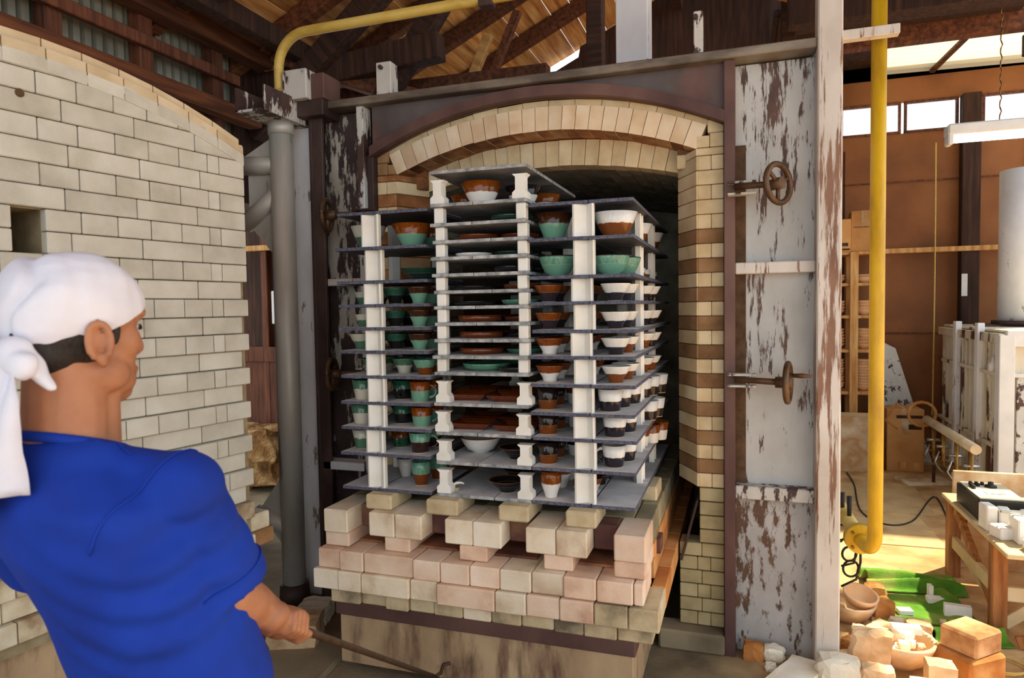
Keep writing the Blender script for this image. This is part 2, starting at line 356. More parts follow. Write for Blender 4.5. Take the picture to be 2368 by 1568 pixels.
cB = s_.ramp(s_.noise(v_, 4, 6), [rgb(150, 112, 68), rgb(190, 152, 102), rgb(216, 184, 136)])
s_.bump(s_.noise(v_, 40, 5), .5, .008); s_.out(s_.mix(mr_.outputs[0], cA, cB), .93)
fl = struct('floor', mb, 'floor_ground', 'bare earth and worn concrete floor of the kiln shed')
def slab(c, d, m, rz=0, label=None, nm='floor_sheet', cat='sheet', grp=None):
    o = link(nm, MB().box((0, 0, d[2]/2), d, .002).mesh(nm, m), None, c, (0, 0, rz)); return tag(o, label, cat, grp)
# left side wall: corrugated sheet on posts and rails
wl = struct('wall_left', MB().box((-3.52, 1.2, 1.2), (.08, 5.6, 2.4)), 'red_wood', 'shed side wall of corrugated sheet on brown timber posts')
mb = MB(); N = 560; y0, y1 = -1.6, 4.0
vs = []
for i in range(N+1):
    y = y0+(y1-y0)*i/N; x = -3.46+.022*(1 if (i % 7) < 5 else -1)
    vs += [(x, y, 2.3), (x, y, 3.46)]
mb.add(vs, [(2*i, 2*i+1, 2*i+3, 2*i+2) for i in range(N)]); part('corrugated_sheet', mb, 'corrugated', wl)
for y in (2.0, 2.62, 3.2, 3.78, 1.2, .2, -.8): part('post', MB().box((-3.38, y, 1.73), (.09, .10, 3.46), .006), 'red_wood', wl)
for z, t in ((2.46, .08), (3.22, .07)): part('rail', MB().box((-3.32, 1.2, z), (.05, 5.5, t), .006), 'red_wood', wl)
part('wall_plate', MB().box((-3.28, 1.3, 3.44), (.14, 5.8, .14), .01), 'old_wood', wl)
part('sill_beam', MB().box((-3.30, 2.9, 2.98), (.12, 2.4, .10), .01), 'old_wood', wl)
# roof: boards along the ridge direction carried by sloping rafters
rf = link('ceiling', None); rf['kind'] = 'structure'; rf['label'] = 'timber roof of boards on sloping rafters with dark trusses'; rf['category'] = 'ceiling'
def under(child): return child
import random as _r
rr = _r.Random(3); SL = atan2(.463, 1); x = -3.75
while x < 2.7:
    wd = .15+rr.random()*.05
    b = under(part('roof_plank', MB().box((0, 0, 0), (wd*.985, 9.2, .022), .003), 'roof_board', rf, (x+wd/2*cos(SL), 2.55, ROOF(x+wd/2*cos(SL))+.05+rr.random()*.006), (0, -SL, 0)))
    x += wd*cos(SL)
for y in (-1.4, -.6, .2, 1.0, 1.8, 2.6, 3.35, 4.1, 4.85, 5.45, 6.2):
    under(part('rafter', MB().box((0, 0, 0), (7.2, .09, .12), .006), 'old_wood', rf, (-.5, y, ROOF(-.5)-.04), (0, -SL, 0)))
for xx in (-3.0, -.6): under(part('purlin', MB().box((xx, 2.5, ROOF(xx)-.18), (.11, 9, .13), .008), 'dark_wood', rf))
def beam(nm, a, b, wd, m, parent, adj=None):
    a, b = Vector(a), Vector(b); d = b-a; q = d.to_track_quat('X', 'Z')
    o = link(nm, MB().box((0, 0, 0), (d.length, wd[0], wd[1]), .006).mesh(nm, m), parent, (a+b)/2, q.to_euler())
    if parent is rf: under(o)
    return o
# trusses and braces seen over the kiln
beam('tie_beam', (-3.5, 4.35, 3.30), (-1.95, 4.35, 3.42), (.13, .18), 'dark_wood', rf)
beam('strut', (-3.45, 4.25, 2.95), (-2.05, 4.25, 4.05), (.12, .16), 'dark_wood', rf)
beam('strut', (-2.75, 4.45, 2.75), (-1.55, 4.35, 4.25), (.11, .15), 'dark_wood', rf)
beam('strut', (-3.3, 4.75, 3.30), (-1.3, 4.75, 3.28), (.10, .13), 'old_wood', rf)
beam('strut', (-3.6, 4.1, 3.62), (-2.0, 4.6, 3.06), (.10, .13), 'old_wood', rf)
beam('strut', (-1.95, 5.6, 3.62), (-1.45, 5.6, 3.10), (.08, .10), 'pale_wood', rf)
beam('strut', (-1.95, 5.3, 3.85), (-2.25, 5.3, 3.2), (.06, .08), 'pale_wood', rf)
beam('strut', (-1.7, 5.3, 4.0), (-2.1, 5.3, 3.15), (.05, .07), 'old_wood', rf)
beam('strut', (-.25, 5.4, 4.10), (.60, 5.4, 3.74), (.08, .10), 'pale_wood', rf)
beam('king_post', (-1.05, 5.2, 2.9), (-1.05, 5.2, 4.6), (.14, .12), 'dark_wood', rf)
beam('hanging_post', (.33, 5.6, 3.3), (.33, 5.6, 5.0), (.12, .10), 'dark_wood', rf)
beam('strut', (-3.2, 3.3, 3.52), (-1.75, 3.35, 3.62), (.13, .15), 'dark_wood', rf)
# far gable wall: brown boards, window strip on the right
wb = struct('wall_back', MB().box((3.3, 7.98, 1.67), (6.2, .06, 3.34)), 'wall_board', 'brown board end wall behind the second kiln')
mb = MB(); mb.box((3.3, 7.98, 3.86), (6.2, .06, .40)); part('wall_upper', mb, 'wall_board', wb)
mb = MB(); mb.add([(-2.3, 7.1, 0), (.25, 7.1, 0), (.25, 7.1, ROOF(.25)+.04), (-1.6, 7.1, ROOF(-1.6)+.04), (-1.62, 7.1, ROOF(-1.62)-.055), (-1.99, 7.1, ROOF(-1.99)-.055), (-2.03, 7.1, ROOF(-2.03)+.04), (-4.4, 7.1, ROOF(-4.4)+.04), (-4.4, 7.1, 2.75), (-2.3, 7.1, 2.75)], [(0, 1, 2, 3, 4, 5, 6, 7, 8, 9)]); part('gable_boards', mb, 'dark_wood', wb)
mb = MB(); mb.add([(.25, 7.95, 3.9), (6.2, 7.95, 3.9), (6.2, 7.95, 4.3), (.25, 7.95, 4.3)], [(0, 1, 2, 3)]); part('gable_boards', mb, 'dark_wood', wb)
mb = MB(); mb.box((.85, 7.97, 5.2), (1.3, .04, 1.9)); part('gable_boards', mb, 'dark_wood', wb)
mb = MB(); mb.add([(.25, 7.1, 0), (.25, 7.95, 0), (.25, 7.95, 6.0), (.25, 7.1, 6.0)], [(0, 1, 2, 3)]); part('return_boards', mb, 'dark_wood', wb)
for x0 in (1.0, 2.6, 3.7, 4.9): part('panel_strip', MB().box((x0+.02, 7.945, 1.6), (.012, .012, 3.2)), 'dark_wood', wb)
for z in (1.30, 2.85): part('panel_strip', MB().box((3.3, 7.945, z), (6.2, .012, .014)), 'old_wood', wb)
part('wall_post', MB().box((2.14, 7.9, 1.83), (.16, .12, 3.66), .006), 'dark_wood', wb)
part('wall_post', MB().box((4.0, 7.9, 1.83), (.16, .12, 3.66), .006), 'dark_wood', wb)
part('rail', MB().box((2.5, 7.86, 2.14), (3.0, .06, .05), .004), 'pale_wood', wb)
part('notice_card', MB().box((2.09, 7.835, 1.78), (.05, .006, .22)), 'white_paint', wb)
k = 0
for xa, xb in ((.34, .96), (.98, 1.54), (1.57, 2.05), (2.25, 2.90), (2.93, 3.57), (4.1, 4.9), (4.93, 5.8)):
    k += 1; fr = MB()
    for c, d in (((xa+.012, 7.96, 3.50), (.024, .04, .32)), ((xb-.012, 7.96, 3.50), (.024, .04, .32)), (((xa+xb)/2, 7.96, 3.352), (xb-xa, .05, .024)), (((xa+xb)/2, 7.96, 3.648), (xb-xa, .05, .024))): fr.box(c, d)
    o = struct('window_%d' % k, fr, 'old_wood', 'narrow high window letting in glaring daylight')
    part('pane', MB().box(((xa+xb)/2, 7.97, 3.50), (xb-xa-.05, .004, .27)), 'window_glass', o)
# low lean-to roof on the right with a translucent corrugated sheet
rc = struct('ceiling_lean_to', MB().box((1.25, 2.4, 3.88), (1.9, 7.7, .04)), 'dark_wood', 'low dark lean-to roof with a translucent corrugated sheet')  # unseen forward length added to block sun on the door; side trimmed to admit sun
mb = MB(); vs = []; N = 76
for i in range(N+1):
    y = 6.95+(7.95-6.95)*i/N; z = 4.09-.12*i/N+.022*sin(i*pi/3.5)
    vs += [(1.28, y, z), (3.05, y, z-.04)]
mb.add(vs, [(2*i, 2*i+1, 2*i+3, 2*i+2) for i in range(N)], True); part('skylight_sheet', mb, 'skylight_sheet', rc)
part('roof_edge', MB().box((.77, 7.1, 4.06), (1.02, 1.75, .04)), 'dark_wood', rc)
part('roof_edge', MB().box((1.25, 6.60, 4.05), (1.9, .68, .04)), 'dark_wood', rc)
beam('cross_beam', (.30, 6.90, 3.97), (4.5, 6.90, 3.97), (.12, .17), 'old_wood', rc)
beam('cross_beam', (.30, 5.2, 3.66), (4.5, 5.2, 3.66), (.12, .26), 'dark_wood', rc)
beam('skylight_batten', (1.98, 7.0, 4.04), (1.80, 7.9, 3.92), (.05, .04), 'old_wood', rc)
beam('knee_block', (2.28, 6.85, 3.84), (2.28, 6.85, 3.66), (.10, .10), 'dark_wood', rc)
# timber wall, stone and meter behind the hinge pipe
wr = struct('wall_rear_left', MB().box((-4.45, 5.47, 1.5), (.75, .05, 3.0)), 'dark_wood', 'weathered timber wall seen past the hinge pipe')
mb = MB(); mb.box((-3.5, 4.66, 2.98), (.04, 1.28, 1.1)); part('upper_boards', mb, 'dark_wood', wr)
for x in (-4.12, -4.26, -4.02): part('post', MB().box((x, 5.37, 1.6), (.07, .08, 3.2), .006), 'red_wood', wr)
part('rail', MB().box((-4.35, 5.33, 2.22), (.9, .04, .05), .004), 'pale_wood', wr)
dr = struct('door_1', MB().box((-4.28, 5.36, .78), (.50, .05, 1.0), .004), 'red_wood', 'old brown timber door behind the hinge pipe')
for z, h in ((1.22, .14), (.36, .12)): part('door_rail', MB().box((-4.28, 5.33, z), (.50, .02, h), .003), 'pale_wood' if z < 1 else 'red_wood', dr)
part('door_stile', MB().box((-4.06, 5.33, .78), (.09, .02, 1.0), .003), 'red_wood', dr)
o = link('foundation_stone', rock(5, (.75, .35, .55), 8, .12).mesh('foundation_stone', 'rough_stone'), None, (-4.28, 5.12, 0)); tag(o, 'rough brown foundation stone under the timber door', 'stone')
mt = thing('meter_box', 'grey meter box with white cover mounted on the timber wall', 'meter', (-3.98, 5.26, 1.66))
part('housing', MB().box((0, 0, 0), (.17, .12, .30), .01), 'meter_grey', mt); part('cover', MB().box((-.06, -.065, 0), (.06, .02, .30), .005), 'white_paint', mt)
part('dial', MB().lathe([(.045, 0), (.045, .02), (.03, .025)], 20), 'black_rubber', mt, (.04, -.06, .08), (pi/2, 0, 0))
part('conduit', MB().tube([(-.02, 0, .15), (-.03, 0, .6), (-.05, 0, .72), (-.06, 0, .95)], .014, 8), 'meter_grey', mt)
part('conduit', MB().tube([(.0, 0, -.15), (.01, 0, -.5), (.02, .02, -.9)], .010, 8), 'meter_grey', mt)
# ------------------------------------------------------------------ the kiln: steel front, brick jambs, arches and vault
rn = random.Random(11)
KY = 3.24; KC = -.9725
kiln = thing('kiln', 'brick shuttle kiln with rusty white steel front and arched opening', 'kiln', (KC, KY, 0))
KO = Vector((KC, KY, 0))
def kp(nm, mb, m, parent=None):        # part given in world coordinates
    o = part(nm, mb, m, parent or kiln); 
    if parent is None: o.location = -KO
    return o
def bx(a, b, ch=.003): return MB().box([(p+q)/2 for p, q in zip(a, b)], [abs(q-p) for p, q in zip(a, b)], ch)
# steel front
kp('front_panel', bx((-.03, 3.30, 0), (.31, 3.32, .765)), 'peel_grime'); kp('front_panel', bx((-.03, 3.30, .767), (.31, 3.32, 1.78)), 'peel_white'); kp('front_panel', bx((-.03, 3.30, 1.782), (.31, 3.32, 2.70)), 'peel_white')
kp('front_panel', bx((-2.20, 3.30, 0), (-1.94, 3.32, 2.70)), 'peel_dark')
kp('corner_post', bx((.303, 3.17, 0), (.400, 3.30, 3.6), .006), 'peel_post')
kp('top_rail', bx((-2.22, 3.19, 2.705), (.303, 3.33, 2.745), .004), 'rail_steel')
kp('jamb_angle', bx((-.076, 3.215, .0), (-.028, 3.30, 2.705), .003), 'oxide_steel')
kp('jamb_angle', bx((-1.945, 3.215, .0), (-1.905, 3.30, 2.705), .003), 'peel_half')
kp('jamb_angle', bx((-1.905, 3.245, .0), (-1.868, 3.30, 2.45), .003), 'dark_steel')
kp('cross_bar', bx((-.028, 3.23, 1.757), (.303, 3.30, 1.808), .004), 'peel_post')
kp('cross_bar', bx((-.028, 3.23, .735), (.303, 3.30, .795), .004), 'peel_half')
kp('cross_bar', bx((-2.20, 3.22, 1.757), (-1.945, 3.30, 1.795), .004), 'peel_post')
kp('cross_bar', bx((-2.20, 3.20, .745), (-1.945, 3.30, .79), .004), 'white_column')
kp('channel_post', bx((-2.235, 3.20, 0), (-2.215, 3.32, 2.745), .003), 'dark_steel')
kp('channel_post', bx((-2.215, 3.20, 0), (-2.15, 3.225, 2.70), .003), 'dark_steel')
kp('column', bx((-2.41, 3.26, 0), (-2.235, 3.285, 2.66), .003), 'white_column')
kp('column', bx((-2.335, 3.285, 0), (-2.315, 3.46, 2.66), .003), 'white_column')
kp('closing_plate', bx((-2.26, 3.325, 0), (-2.14, 3.345, 2.66)), 'dark_steel')
kp('sill', bx((-.375, 3.20, 0), (-.075, 3.34, .095), .01), 'concrete')
# spandrel plate with its arched flange
def arc_pts(R, cz, x0, x1, n): return [(x0+(x1-x0)*i/n, cz+sqrt(max(0, R*R-(x0+(x1-x0)*i/n-KC)**2))) for i in range(n+1)]
hs, rise = .90, .21; R1 = (hs*hs+rise*rise)/(2*rise); cz1 = 2.645-R1
A = arc_pts(R1, cz1, KC-hs, KC+hs, 32)
def band(lo, hi, ya, yb):              # strip between two polylines of equal length, solid between ya and yb
    n = len(lo); vs = []; fs = []
    for y in (ya, yb): vs += [(x, y, z) for x, z in lo]+[(x, y, z) for x, z in hi]
    for i in range(n-1):
        fs += [(i, i+1, n+i+1, n+i), (2*n+i+1, 2*n+i, 3*n+i, 3*n+i+1), (i+1, i, 2*n+i, 2*n+i+1), (n+i, n+i+1, 3*n+i+1, 3*n+i)]
    fs += [(0, n, 3*n, 2*n), (n-1, 3*n-1, 4*n-1, 2*n-1)]
    return MB().add(vs, fs)
kp('spandrel_plate', band(A, [(x, 2.705) for x, z in A], 3.255, 3.265), 'spandrel')
kp('arch_flange', band(A, [(x, z+.052) for x, z in A], 3.215, 3.29), 'oxide_steel')
# stubs and duct above
def tube_post(x0, x1, y0, y1, z0, z1, m): return kp('stub_post', bx((x0, y0, z0), (x1, y1, z1), .004), m)
for (x0, x1, zt) in ((-1.817, -1.73, 2.915), (-.205, -.165, 2.935)):
    p_ = tube_post(x0, x1, 3.21, 3.29, 2.745, zt, 'peel_half')
    kp('bolt', MB().tube([((x0+x1)/2-.01, 3.19, zt-.03), ((x0+x1)/2-.01, 3.215, zt-.03)], .011, 8), 'dark_steel', p_)
duct = thing('exhaust_duct', 'pale rust-streaked square exhaust duct rising behind the kiln top rail', 'duct', (-.582, 3.98, 2.7205))
part('duct_body', bx((-.088, -.10, 0), (.088, .10, 1.66), .004), 'white_column', duct)
part('duct_flange', bx((-.13, -.14, 0), (.13, .14, .03), .004), 'dark_steel', duct)
# right outer angle bracket towards the yellow pipe
kp('pipe_bracket', bx((.40, 3.20, 2.722), (.615, 3.25, 2.762), .003), 'peel_post')
# kiln body: roof casing, outer and inner side walls
kp('casing', bx((-2.2, 3.34, 2.66), (.30, 5.75, 2.72), .01), 'dark_steel')
kp('casing_side', bx((.27, 3.32, 0), (.30, 5.75, 2.66), .004), 'peel_white')
kp('casing_side', bx((-2.2, 3.32, 0), (-2.17, 5.75, 2.66), .004), 'dark_steel')
kp('rear_wall', bx((-2.17, 5.30, 0), (.27, 5.72, 2.66), .004), 'vault_brick')
XR, XL, XRi, XLi = -.194, KC*2+.194, -.295, KC*2+.295       # outer and inner edges of the opening
YB, YI = 3.285, 3.475
# core behind the brick faces (the mortar)
def jamb(sgn):
    xo = KC+sgn*(.99); xa = KC+sgn*(KC*-1-.194); xb = KC+sgn*(KC*-1-.295)
    poly = [(xo, YB+.004), (xa+sgn*.003, YB+.004), (xb+sgn*.003, YI), (xb+sgn*.003, 5.32), (xo, 5.32)]
    if sgn > 0: poly = poly[::-1] if False else poly
    a = sum(poly[i][0]*poly[(i+1) % 5][1]-poly[(i+1) % 5][0]*poly[i][1] for i in range(5))
    if a < 0: poly = poly[::-1]
    return MB().prism(poly, 1.58, Matrix.Translation((0, 0, .76)))
jm = {}
jm[1] = kp('right_jamb', jamb(1), 'dark_joint'); jm[-1] = kp('left_jamb', jamb(-1), 'dark_joint')
rowh = .0672
dirv = Vector((XRi-XR, YI-YB, 0)); dl = dirv.length; ang = atan2(dirv.y, dirv.x)
for sg in (1, -1):
    J = jm[sg]; mx = lambda x: x if sg > 0 else 2*KC-x
    z = .763; r = 0
    while z < 2.32:
        rz_ = min(rowh, 2.344-z); zc = z+rz_/2; hh = rz_-.003
        brown = r % 2 == 1
        low = z < 2.0
        m1 = ('brown_brick' if brown and low else 'cream_brick')
        if sg < 0: m1 = 'burnt_brick' if r % 3 != 1 else 'cream_brick'
        # front face bricks
        segs = [(-.078, -.194)] if brown else [(-.078, -.133), (-.133, -.194)]
        for a, b in segs:
            b_ = brick(J, (mx((a+b)/2), YB+.06, zc), (abs(a-b)-.002, .12, hh), m1 if sg > 0 or r % 4 else 'cream_brick', .003)
        # splayed reveal
        c = Vector(((XR+XRi)/2, (YB+YI)/2, zc)); nrm = Vector((-dirv.y, dirv.x, 0)).normalized()   # points to -x side
        if nrm.x > 0: nrm = -nrm
        c2 = c-nrm*.045
        brick(J, (mx(c2.x), c2.y, zc), (dl-.002, .10, hh), m1, .003, rot=(0, 0, ang if sg > 0 else pi-ang))
        # kiln wall behind
        for q in range(2):
            brick(J, (mx(XRi+.06), YI+.12+q*.235, zc), (.116, .231, hh), 'vault_brick', .003)
        z += rowh; r += 1
# lower base bricks by the car on the right and left
def base(sg):
    mx = lambda x: x if sg > 0 else 2*KC-x
    B = kp('jamb_base', MB().box((mx(-.13), 3.46, .38), (.11, .33, .76), .004), 'dark_joint')
    z = .098; r = 0
    while z < .74:
        hh = .064; xin = (-.282 if sg > 0 else -.15) if z < .45 else (-.19 if sg > 0 else -.14)
        xs = [-.078, -.14, -.20, xin] if xin < -.25 else [-.078, xin]
        if r % 2: xs = [-.078, -.18, xin] if xin < -.25 else [-.078, xin]
        for a, b in zip(xs, xs[1:]): brick(B, (mx((a+b)/2), YB+.06, z+hh/2), (abs(a-b)-.002, .12, hh-.003), 'grey_brick', .003)
        z += .0665; r += 1
    if sg > 0: part('seal_plate', MB().box((-.235, 3.33, .56), (.012, .16, .30), .003, Matrix.Rotation(.25, 3, 'Y')), 'dark_steel', B)
base(1); base(-1)
# arches: each wedge-shaped brick is its own piece
def voussoirs(parent, R, cz, x0, x1, y0, y1, th, m, wb=.0665, gap=.0015, jit=.004):
    a0 = math.asin((x0-KC)/R); a1 = math.asin((x1-KC)/R); n = max(1, round(abs(a1-a0)*R/wb)); da = (a1-a0)/n
    ga = gap/R; k = None
    for i in range(n):
        t = a0+(i+.5)*da
        key = ('v', round(R, 3), round(da, 4), round(y1-y0, 3), th, m)
        if key not in BC:
            h = da/2-ga; mbv = MB(); vs = []
            for rr_ in (R, R+th):
                for s1 in (-h, h):
                    for y in (0, y1-y0): vs.append((rr_*sin(s1), y, rr_*cos(s1)-R))
            mbv.add(vs, [(0, 1, 3, 2), (4, 6, 7, 5), (0, 4, 5, 1), (2, 3, 7, 6), (0, 2, 6, 4), (1, 5, 7, 3)]); BC[key] = mbv.mesh('arch_brick', [m, 'burnt_brick']); BC[key].polygons[0].material_index = 1 if th == .116 else 0
        o = link('arch_brick', BC[key], parent, (KC+R*sin(t), y0+rn.uniform(-jit, jit), cz+R*cos(t)+rn.uniform(-.001, .001)), (0, t, 0))
hs2, rise2 = .775, .155; R2 = (hs2**2+rise2**2)/(2*rise2); cz2 = 2.496-R2
hs3, rise3 = .6775, .085; R3 = (hs3**2+rise3**2)/(2*rise3); cz3 = 2.358-R3
AO = kp('outer_arch', band(arc_pts(R2+.004, cz2, KC-.80, KC+.80, 24), [(x, z+.112) for x, z in arc_pts(R2, cz2, KC-.80, KC+.80, 24)], YB+.008, YI+.10), 'dark_joint')
voussoirs(AO, R2, cz2, KC-hs2, KC+hs2, YB, YI+.02, .116, 'arch_brick')
voussoirs(AO, R2+.118, cz2, KC-.84, KC+.84, YB+.012, YB+.12, .03, 'cream_brick', .13, .0015, .003)
# blocks filling the haunches
for sg in (1, -1):
    mx = lambda x: x if sg > 0 else 2*KC-x
    for (x0, x1, z0, z1) in ((-.078, -.14, 2.345, 2.41), (-.14, -.20, 2.345, 2.40), (-.078, -.15, 2.41, 2.47)):
        brick(AO, (mx((x0+x1)/2), YB+.062, (z0+z1)/2), (abs(x0-x1)-.002, .12, z1-z0-.002), 'cream_brick' if sg > 0 else 'brown_brick', .003)
AI = kp('inner_arch', band(arc_pts(R3+.004, cz3, KC-.70, KC+.70, 24), [(x, z+.27) for x, z in arc_pts(R3, cz3, KC-.70, KC+.70, 24)], YI+.03, 5.32), 'dark_joint')
voussoirs(AI, R3, cz3, KC-hs3, KC+hs3, YI+.002, YI+.116, .13, 'cream_brick', .068, .0015, .006)
yv = YI+.12
while yv < 5.2:
    voussoirs(AI, R3, cz3, KC-hs3, KC+hs3, yv, yv+.228, .09, 'vault_brick', .068, .0015, 0); yv += .2305
for sg in (1, -1):
    mx = lambda x: x if sg > 0 else 2*KC-x
    brick(AI, (mx(-.262), YI-.02, 2.31), (.07, .12, .066), 'cream_brick' if sg > 0 else 'burnt_brick', .003)
    brick(AI, (mx(-.262), YI+.0, 2.375), (.07, .10, .06), 'brown_brick' if sg > 0 else 'burnt_brick', .003)
# screw clamps with handwheels
def clamp(px, py, xs, tilt, yaw, Y=3.12, knob=False):
    c = onY(px, py, Y); x0 = xs
    P = kp('clamp_rod', MB().tube([(x0, 3.17, c.z+.005), (c.x, Y, c.z)], .014, 10), 'wheel_iron')
    kp('clamp_lug', bx((min(x0-.03, x0+.09), 3.16, c.z+.02), (max(x0-.03, x0+.09), 3.215, c.z+.03)), 'peel_half', P)
    kp('clamp_lug', bx((min(x0-.03, x0+.09), 3.16, c.z-.03), (max(x0-.03, x0+.09), 3.215, c.z-.02)), 'peel_half', P)
    W = MB(); R = .082
    W.tube([(R*cos(t), R*sin(t), 0) for t in [2*pi*i/28 for i in range(29)]], .013, 8, False)
    for k in range(3): t = 2*pi*k/3+.4; W.tube([(0, 0, 0), (R*cos(t), R*sin(t), 0)], .009, 8)
    W.lathe([(.024, -.05), (.026, .02)], 12)
    if knob: W.tube([(R*.8, R*.3, 0), (R*.8, R*.3, .05), (R*.8, R*.3, .09)], [.008, .011, .005], 8)
    o = part('handwheel', W, 'wheel_iron', P, c, (0, 0, 0))
    d = Vector((sin(yaw)*cos(tilt), -cos(yaw)*cos(tilt), sin(tilt))); o.rotation_euler = d.to_track_quat('Z', 'Y').to_euler()
clamp(1800, 424, -.03, .05, radians(52)); clamp(1822, 885, -.03, 0, radians(80), knob=True)
clamp(756, 498, -1.93, 0, radians(-76)); clamp(768, 865, -1.93, 0, radians(-76))
# ------------------------------------------------------------------ hinge pipe on the left of the kiln
hp = thing('hinge_pipe', 'upright grey steel hinge pipe with gusset plates and stub arms', 'pipe', (-2.352, 3.12, 0))
part('pipe', MB().tube([(0, 0, 0), (0, 0, 2.60)], .063, 24), 'grey_pipe', hp)
part('collar', MB().tube([(0, 0, 2.57), (0, 0, 2.635)], .068, 24), 'grey_pipe', hp)
part('base_socket', MB().tube([(0, 0, 0), (0, 0, .12)], [.085, .078], 24), 'dark_steel', hp)
def gus(p, y=0): 
    M_ = Matrix(((1, 0, 0, 0), (0, 0, -1, y), (0, 1, 0, 0), (0, 0, 0, 1))); return MB().prism(p, .012, M_)
part('arm', MB().tube([(0, 0, 2.41), (-.24, -.02, 2.42)], .05, 16), 'grey_pipe', hp)
part('arm', MB().tube([(0, 0, 2.27), (-.24, -.02, 2.10)], .05, 16), 'grey_pipe', hp)
part('gusset', gus([(-.05, 1.92), (-.05, 2.25), (-.26, 2.15)][::-1]), 'grey_pipe', hp)
part('gusset', gus([(-.05, 2.42), (-.05, 2.56), (-.26, 2.46)][::-1]), 'grey_pipe', hp)
part('gusset', gus([(-.05, 2.20), (-.05, 2.45), (-.22, 2.40), (-.22, 2.12)][::-1], .01), 'grey_pipe', hp)
part('arm', MB().tube([(0, 0, .42), (-.22, -.02, .50)], .05, 16), 'grey_pipe', hp)
part('gusset', gus([(-.05, .32), (-.05, .72), (-.22, .50)][::-1]), 'grey_pipe', hp)
ch = MB(); ch.box((0, .05, 2.64), (.18, .42, .012)); ch.box((-.085, .05, 2.70), (.012, .42, .12)); ch.box((.085, .05, 2.70), (.012, .42, .12))
part('channel_arm', ch, 'peel_half', hp, (0, -.08, 0))
kp('bracket_box', bx((-2.32, 3.10, 2.745), (-2.17, 3.30, 2.90), .004), 'peel_half')
kp('bracket_box', bx((-2.17, 3.14, 2.745), (-2.09, 3.30, 2.88), .004), 'oxide_steel')
kp('bracket_beam', bx((-2.30, 3.14, 2.66), (-2.10, 3.34, 2.745), .004), 'dark_steel')
# yellow gas pipe bending over the kiln
gp = thing('overhead_gas_pipe', 'pale yellow gas pipe bending from the hinge post over the kiln roof', 'pipe', (-2.36, 3.13, 2.66))
pa = [(0, 0, 0), (0, 0, .27)]+[(.17*(1-cos(t)), 0, .27+.17*sin(t)) for t in [pi/2*i/8 for i in range(1, 9)]]+[(2.95, .0, .455)]
part('pipe', MB().tube(pa, .026, 16), 'pale_yellow', gp)
part('flange', MB().lathe([(.026, .10), (.05, .10), (.05, .125), (.026, .125), (.026, .135), (.046, .135), (.046, .15), (.026, .15)], 20), 'pale_yellow', gp)
part('hanger', MB().box((1.2, 0, .44), (.07, .06, .07), .004), 'dark_steel', gp)
# ------------------------------------------------------------------ the opened kiln door lined with white blocks
da = radians(9.6); D = Vector((sin(da), cos(da), 0)); DN = Vector((D.y, -D.x, 0))       # along the door to the hinge, face normal
DP = Vector((-1.856, 2.227, 0))
door = thing('kiln_door', 'opened kiln door lined with white insulating blocks and a cream arched rim', 'kiln door', DP, atan2(D.y, D.x))
# local x along D (negative = free end), local -y = face normal
hw = .775; Rd = R2; top0 = 2.455; czd = top0-Rd
def ztop(s): return czd+sqrt(Rd*Rd-(s+hw)**2)
L = 1.55
core = MB(); HA, HB, HZ0, HZ1 = -.737, -.828, 1.804, 1.9385
edges = sorted({0, -L, HA, HB} | {-L*i/24 for i in range(1, 24) if not HB-.02 < -L*i/24 < HA+.02}, reverse=True)
def hexa(a_, b_, z0, za, zb, y0, y1):
    vs = [(x, y, z) for y in (y0, y1) for x, z in ((a_, z0), (b_, z0), (b_, zb), (a_, za))]
    core.add(vs, [(0, 1, 2, 3), (7, 6, 5, 4), (3, 2, 6, 7), (1, 0, 4, 5), (0, 3, 7, 4), (2, 1, 5, 6)])
for a_, b_ in zip(edges, edges[1:]):
    za, zb = ztop(a_)-.07, ztop(b_)-.07
    if abs(a_-HA) < 1e-6: hexa(a_, b_, .62, HZ0, HZ0, .03, .44); hexa(a_, b_, HZ1, za, zb, .03, .44); hexa(a_, b_, HZ0, HZ1, HZ1, .40, .44)
    else: hexa(a_, b_, .62, za, zb, .03, .44)
LN = part('lining', core, 'joint', door)
part('door_frame', bx((-L-.12, .44, .30), (.12, .56, 2.47), .01), 'dark_steel', door)
part('bottom_rail', bx((-L-.10, .10, .30), (.02, .44, .62), .01), 'car_steel', door)
z = .66; r = 0; RH = .0674
while z < 2.46:
    header = r % 2 == 0; xs = [0.0]
    if header:
        xs += [-.115, -.165]; 
        while xs[-1] > -L: xs.append(max(-L, xs[-1]-.1165))
    else:
        first = -.20 if r % 4 == 1 else -.215; xs.append(first)
        while xs[-1] > -L: xs.append(max(-L, xs[-1]-.2315))
    rec = .0 if header else (.020 if z < 1.45 else .012 if z < 1.75 else .0)
    for a, b in zip(xs, xs[1:]):
        if a-b < .02: continue
        zt = min(z+RH, ztop((a+b)/2)-.065); 
        if zt-z < .02: continue
        mid = (a+b)/2
        mm = 'stained_block' if z < .80 else 'white_block'
        e = rec if b < -.02 else rec
        a2 = a-(.022 if (a == 0 and rec > 0) else 0)
        segs = [(a2, b)]
        if HZ0-.02 < z < HZ1-.03 and b < HA and a2 > HB: segs = [q for q in ((a2, HA), (HB, b)) if q[0]-q[1] > .012]
        for a2, b in segs: brick(LN, ((a2+b)/2, .055+rec+rn.uniform(-.0015, .0015), (z+zt)/2), (a2-b-.003, .11, zt-z-.003), mm, .003, 'block')
    z += RH; r += 1
part('peephole_shade_disc', MB().tube([(-.793, .001, 2.267), (-.793, -.004, 2.267)], .012, 14), 'dark_joint', LN)  # solid dark disc on the face, coloured as the shade inside a hole
